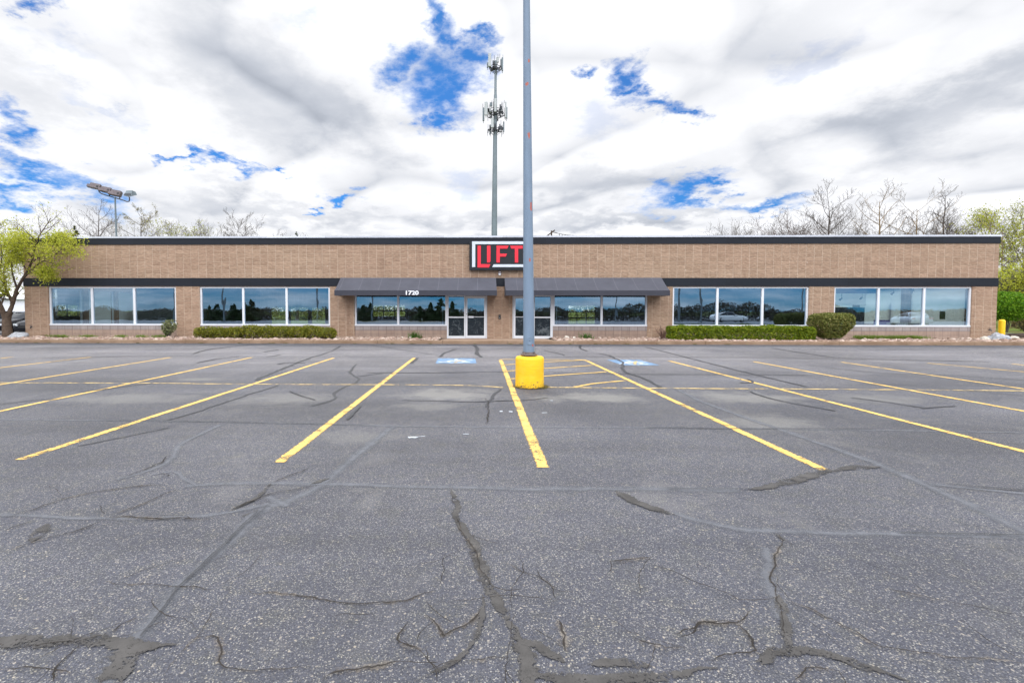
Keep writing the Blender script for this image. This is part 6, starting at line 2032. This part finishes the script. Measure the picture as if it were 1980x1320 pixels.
tree('bare_tree', 'thin leafless saplings at the right end of the trees over the left roof', 508, 425, 80, 149, DENSE, GL, stems=3, trunk_r=0.06, scale_w=.6, leaves=('bud', 350, 0.15, 0.2, 6.0))
for px, py, sd_, lab in ((232, 418, 181, 'small bare tree close behind the floodlight mast'), (312, 424, 182, 'small bare tree between the budding trees and the floodlight mast'), (448, 419, 183, 'bare sapling between the pair over the middle of the left roof'), (488, 432, 184, 'low bare tree right of the pair over the middle of the left roof'), (100, 428, 185, 'faint bare tree just right of the spring tree over the left roof')):
    tree('bare_tree', lab, px, py, 82, sd_, DENSE, GL, stems=2, trunk_r=0.09, scale_w=0.9, leaves=('bud', 500, 0.13, 0.25, 6.0) if sd_ % 2 else None)
tree('bare_tree', 'lowest bare treetop just showing right of the small dark conifer', 616, 450, 84, 150, OPEN, GL, trunk_r=0.1)


def conifer(name, label, px, py_top, Y, rad, seed, mat, group=None, n=5000, z_from=0.3, px_size=0.28, loc=None, H=None):
    rng = np.random.default_rng(seed)
    if loc is None:
        top = on_y(px, py_top, Y)
        base = Vector((top.x, Y, -0.05))
        H = top.z + .05
    else:
        base = Vector(loc)
    root = empty(name, tuple(base), label, 'tree', group)
    MB().tube([base, base + Vector((0, 0, H * .95))], [H * .018, 0.02], 8).build('trunk', MAT['bark'], root)
    P = []
    nb = 70
    for b in range(nb):
        t = (b + rng.random()) / nb
        h = z_from + (H - z_from) * t
        a = rng.uniform(0, 2 * PI)
        L = rad * (1 - t) ** 0.85 * rng.uniform(.75, 1.15) + 0.05
        m = max(6, int(n / nb * (0.4 + 1.4 * (1 - t))))
        s = rng.random(m) ** .6
        w_ = 0.22 * L * (1.05 - s)
        P.append(np.stack([base.x + math.cos(a) * L * s + rng.normal(0, 1, m) * w_, base.y + math.sin(a) * L * s + rng.normal(0, 1, m) * w_, base.z + h - 0.28 * L * s + 0.1 * L * s ** 3 + rng.normal(0, .06, m)], 1))
    P = np.concatenate(P)
    P = P[P[:, 2] < base.z + H]
    np_mesh('needles', leaves_at(P, px_size, rng, 0.3), 4, MAT[mat], root)
    return root


conifer('spruce_tree', 'olive green spruce top over the roof near the left tree', 145, 436, 66, 3.0, 201, 'conifer_olive', n=9000)
conifer('spruce_tree', 'tiny dark conifer tip over the roof left of the first awning', 573, 448, 76, 2.6, 202, 'conifer', n=5000)

# leafy spring trees beyond the right end
GY = 'yellow green trees beyond the right end of the building'
tree('spring_tree', 'yellow green tree with a dark leaning trunk at the right end of the roof', 1925, 388, 58, 161, OPEN, GY, leaves=('spring_pale', 2600, 0.22, 0.3, 2.0), trunk_r=0.2, px_base=1903, bark='bark')
tree('spring_tree', 'slender yellow green tree just clear of the right corner of the building', 1940, 400, 52, 162, dict(OPEN, t0=(.2, .25, .15)), GY, leaves=('spring', 2200, 0.17, 0.3, 1.5), trunk_r=0.14, bark='bark_tan')
tree('spring_tree', 'pale green budding tree at the right edge of the photo', 1982, 380, 56, 163, dict(OPEN, t0=(.25, .25, .15)), GY, leaves=('spring_pale', 2400, 0.17, 0.35, 2.0), trunk_r=0.17)
tree('spring_tree', 'brown twiggy tree with few leaves low at the right edge', 1966, 455, 50, 164, DENSE, GY, leaves=('spring', 2600, 0.17, 0.4, 1.0), stems=3, trunk_r=0.09, bark='bark')
tree('spring_tree', 'yellow leaved small tree behind the bright round bush', 1950, 505, 47, 165, dict(DENSE, t0=(.15, .2, .1)), GY, leaves=('spring', 5000, 0.16, 0.4, 0.8), stems=3, trunk_r=0.07)
tree('spring_tree', 'yellow green small tree cut off by the right edge', 1992, 520, 46, 166, dict(DENSE, t0=(.15, .2, .1)), GY, leaves=('spring', 4200, 0.16, 0.4, 0.8), stems=3, trunk_r=0.07)
mound('round_bush', 'bright green rounded evergreen bush behind the yellow bollard', 1948, 37.0, (1.35, 1.2, 1.08), 1.95, 11000, MAT['bush'], 0.13, 171, None, 'bush', 0.5, 0.16, 1.2, 14, 0.5)
mound('twiggy_bush', 'low tan twiggy bush right of the bright green bush', 1984, 39.0, (1.1, 1.0, 0.9), 1.0, 1600, MAT['dryweed'], 0.13, 172, None, 'bush', 0.8, 0.3, 1.5, 90, 0.9)


# the leaning spring tree at the left corner: its limbs follow the photograph
def left_tree():
    Y0 = 24.35
    rr_ = random.Random(77)
    base = on_y(15, 652, Y0)
    base.z = 0.10
    root = empty('spring_tree', tuple(base), 'small leaning tree with bright yellow green leaves at the left corner of the building', 'tree')
    mb, tw_ = MB(), MB()

    def W(px, py, dy=0.0):
        return on_y(px, py, Y0 + dy)
    limbs = [  # points in the photograph with depth, start and end radius
        ([(15, 655, 0), (14, 640, 0), (12, 622, 0), (14, 610, 0), (18, 604, 0)], .24, .15), ([(13, 625, 0), (7, 606, -.1), (2, 590, -.2), (-10, 570, -.3), (-28, 545, -.5), (-38, 515, -.6)], .14, .05),
        ([(17, 606, 0), (22, 594, .1), (25, 586, .1), (17, 571, .3), (10, 556, .5), (6, 530, .7), (12, 500, .8)], .11, .03), ([(24, 588, .1), (30, 570, 0), (33, 556, -.1), (42, 542, -.2), (56, 520, -.3), (64, 500, -.3), (66, 480, -.3), (74, 458, -.3), (86, 440, -.3), (98, 422, -.3)], .10, .012),
        ([(42, 542, -.2), (58, 524, -.5), (75, 510, -.7), (97, 497, -.8), (116, 484, -.9), (136, 474, -.9)], .05, .010), ([(20, 576, .2), (0, 560, .6), (-18, 530, .9), (-20, 490, 1.0)], .06, .02), ([(64, 500, -.3), (52, 486, 0), (48, 470, .2), (40, 450, .3), (28, 434, .3)], .03, .008),
        ([(12, 505, .8), (0, 480, .8), (-4, 450, .8), (2, 432, .8)], .03, .008), ([(33, 556, -.1), (20, 520, -.6), (28, 490, -.9), (38, 465, -1.0)], .05, .01), ([(66, 480, -.3), (88, 470, -.1), (108, 466, 0), (128, 462, .1)], .02, .007), ([(-10, 570, -.3), (-4, 535, -1.0), (6, 505, -1.4), (2, 470, -1.5)], .05, .01),
        ([(56, 520, -.3), (80, 528, -.5), (96, 530, -.6)], .02, .006), ([(2, 590, -.2), (-20, 585, -.6), (-45, 570, -1.0)], .05, .012), ([(60, 505, -.3), (40, 508, .5), (30, 480, 1.0)], .03, .01)]
    T = []
    for pts, r0, r1 in limbs:
        P = [W(*p) for p in pts]
        fine = []
        for a, b in zip(P, P[1:]):
            for i in range(3):
                fine.append(a.lerp(b, i / 3) + Vector((rr_.gauss(0, .012), rr_.gauss(0, .012), rr_.gauss(0, .012))))
        fine.append(P[-1])
        for _ in range(2):
            fine = [fine[0]] + [(fine[i - 1] + fine[i] * 2 + fine[i + 1]) / 4 for i in range(1, len(fine) - 1)] + [fine[-1]]
        n = len(fine)
        mb.tube(fine, [r0 + (r1 - r0) * (i / (n - 1)) ** .8 for i in range(n)], 10, cap=False)
        if r0 < .2:
            prm = dict(n=(13, 6), t0=(0.35, .2), ang=(50, 45), len=(0.42, .5), fall=(.4, .3), rad=(.55, .6), rmin=0.006, tw=1, wob=.16, up=.3)
            tips = []
            sprout(mb, tw_, fine, r0, sum((b - a).length for a, b in zip(fine, fine[1:])) * 0.75, 0, prm, rr_, tips)
            T += [q for tip in tips for q in tip]
    mb.build('trunk', MAT['bark'], root, 'all')
    tw_.build('crown', MAT['twig'], root)
    rng = np.random.default_rng(77)
    T = np.array([[*t] for t in T])
    idx = rng.integers(0, len(T), 25000)
    P = T[idx] + rng.normal(0, 0.15, (25000, 3))
    top_bare = (P[:, 2] > W(0, 448).z)
    keep = ~(top_bare & (rng.random(len(P)) < .85))
    P = P[keep & (P[:, 2] > W(0, 574).z)]
    np_mesh('leaves', leaves_at(P, 0.080, rng, 0.6), 4, MAT['spring'], root)


left_tree()

# woods far behind, seen low at the right, through the rear windows and mirrored in the glass
def woods(name, label, n, xr, y0, yd, hfun, size, mat, seed):
    rng = np.random.default_rng(seed)
    x = rng.uniform(*xr, n)
    y = y0 + rng.uniform(0, yd, n)
    h = np.array([hfun(a) * (0.75 + 0.5 * mnoise.noise((a * .22, b * .1, seed)) + 0.25 * mnoise.noise((a * .9, b * .4, seed))) for a, b in zip(x, y)])
    z = h * rng.random(n) ** 0.8
    o = np_mesh(name, leaves_at(np.stack([x, y, z], 1), size, rng, 0.6), 4, mat)
    return tag(o, label, 'woods', kind='stuff')


MAT['woods_green'] = leaf_mat('woodland_spring_foliage', [(0.14, 0.16, 0.025), (0.20, 0.22, 0.035), (0.17, 0.16, 0.05), (0.23, 0.24, 0.05), (0.15, 0.14, 0.05)], 0.35)
MAT['woods_brown'] = leaf_mat('brown_woodland', [(0.045, 0.034, 0.026), (0.075, 0.052, 0.04), (0.03, 0.045, 0.018), (0.06, 0.042, 0.034)], 0.1)
woods('far_woods', 'spring woodland low behind the building and at the right edge', 60000, (-70, 95), 78, 14, lambda a: 7.5, 0.42, MAT['woods_green'], 301)
woods('mirrored_woods', 'brown wooded hill seen only as a reflection in the window glass', 120000, (-88, 84), -29, 4, lambda a: 2.15 + 0.7 * math.exp(-((a - 38) / 16) ** 2), 0.22, MAT['woods_brown'], 302)

# conifers across the lot that stand mirrored in the glass
proto_c = None
MC = 'dark conifer mirrored in the '
for i, (px, py, dist, lab) in enumerate(((398, 590, 71, 'left pane of the second window from the left, leftmost there'), (414, 588, 71, 'left pane of the second window group, beside the leftmost'), (446, 588, 71, 'left pane of the second window group, at its right edge'), (481, 579, 71, 'middle pane of the second window from the left'), (470, 586, 71, 'second window from the left, at the first mullion'), (702, 590, 71, 'left pane under the 1720 awning, leftmost'), (715, 585, 71, 'left pane under the 1720 awning, tallest there'), (812, 592, 71, 'right pane under the 1720 awning, small one'), (832, 585, 71, 'right pane under the 1720 awning, second from its right'), (852, 577, 71, 'right pane under the 1720 awning, tallest, at its right end'), (876, 582, 71, 'panel beside the left door'), (318, 610, 71, 'right pane of the far left window'))):
    H = (601 - py) / F * dist + 1.54
    loc = ((px - 923) / F * dist, 2 * WY - dist, -0.03)
    if proto_c is None:
        proto_c = conifer('conifer_tree', MC + lab, 0, 0, 0, 2.1, 401, 'conifer', None, 4200, 0.2, 0.34, loc, 4.2)
        proto_c['local0'] = 1
        o = proto_c
        # let the copies be moved freely: keep the children relative to the thing
    else:
        o = copy_thing(proto_c, MC + lab)
        o.location = loc
        o.rotation_euler = (0, 0, i * 1.3)
    s_ = H / 4.2
    o.scale = (s_ * (1.25 + 0.12 * (i % 4)), s_, s_)
    o['group'] = 'conifers seen mirrored in the glass'
LPG = 'lamp poles seen mirrored in the glass'
mp = None


def mirrored_pole(label):
    t = empty('lamp_pole', (0, 0, 0), label, 'lamp pole', None, local=True)
    MB().tube([(0, 0, -0.05), (0, 0, 5), (0, 0, 10.5)], [0.115, 0.09, 0.055], 14).build('pole_shaft', MAT['galv'], t, True)
    MB().lathe([(0.2, -0.02), (0.2, 0.03), (0.13, 0.05)], n=20).build('base_plate', MAT['dark_steel'], t)
    for s_ in (-1, 1):
        MB().obox((s_ * 0.75, 0, 10.45), (0.3, 0, 0), (0, 0.18, 0), (0, 0, 0.08)).tube([(s_ * .5, 0, 10.4), (0, 0, 10.3)], 0.03, 8).build('lamp_head', MAT['lamp_brown'], t)
    return t


for px, dist, s_, lab in ((426, 66, 1.25, 'lamp pole mirrored in the left pane of the second window from the left'), (612, 66, 1.1, 'lamp pole mirrored in the right pane of the second window from the left'), (719, 68, 0.8, 'lamp pole mirrored in the left pane under the 1720 awning'), (1353, 66, 1.6, 'thick lamp pole mirrored in the left pane above the long right hedge'), (1545, 66, 1.4, 'lamp pole mirrored in the right pane above the long right hedge'), (1192, 68, 0.8, 'lamp pole mirrored in the right pane under the right awning'), (328, 68, 0.9, 'lamp pole mirrored in the right pane of the far left window'), (1312, 68, 1.3, 'dark lamp pole mirrored at the left edge above the long right hedge')):
    o = copy_thing(mp, lab) if mp else None
    if o is None:
        mp = o = mirrored_pole(lab)
    o.location = ((px - 923) / F * dist, 2 * WY - dist, 0)
    o.scale = (s_, s_, 1.0)
    o['group'] = LPG


# labels of at most sixteen words
for o_ in bpy.data.objects:
    if o_.get('label') and len(o_['label'].split()) > 16:
        print('LONG LABEL', o_.name, '|', o_['label'])
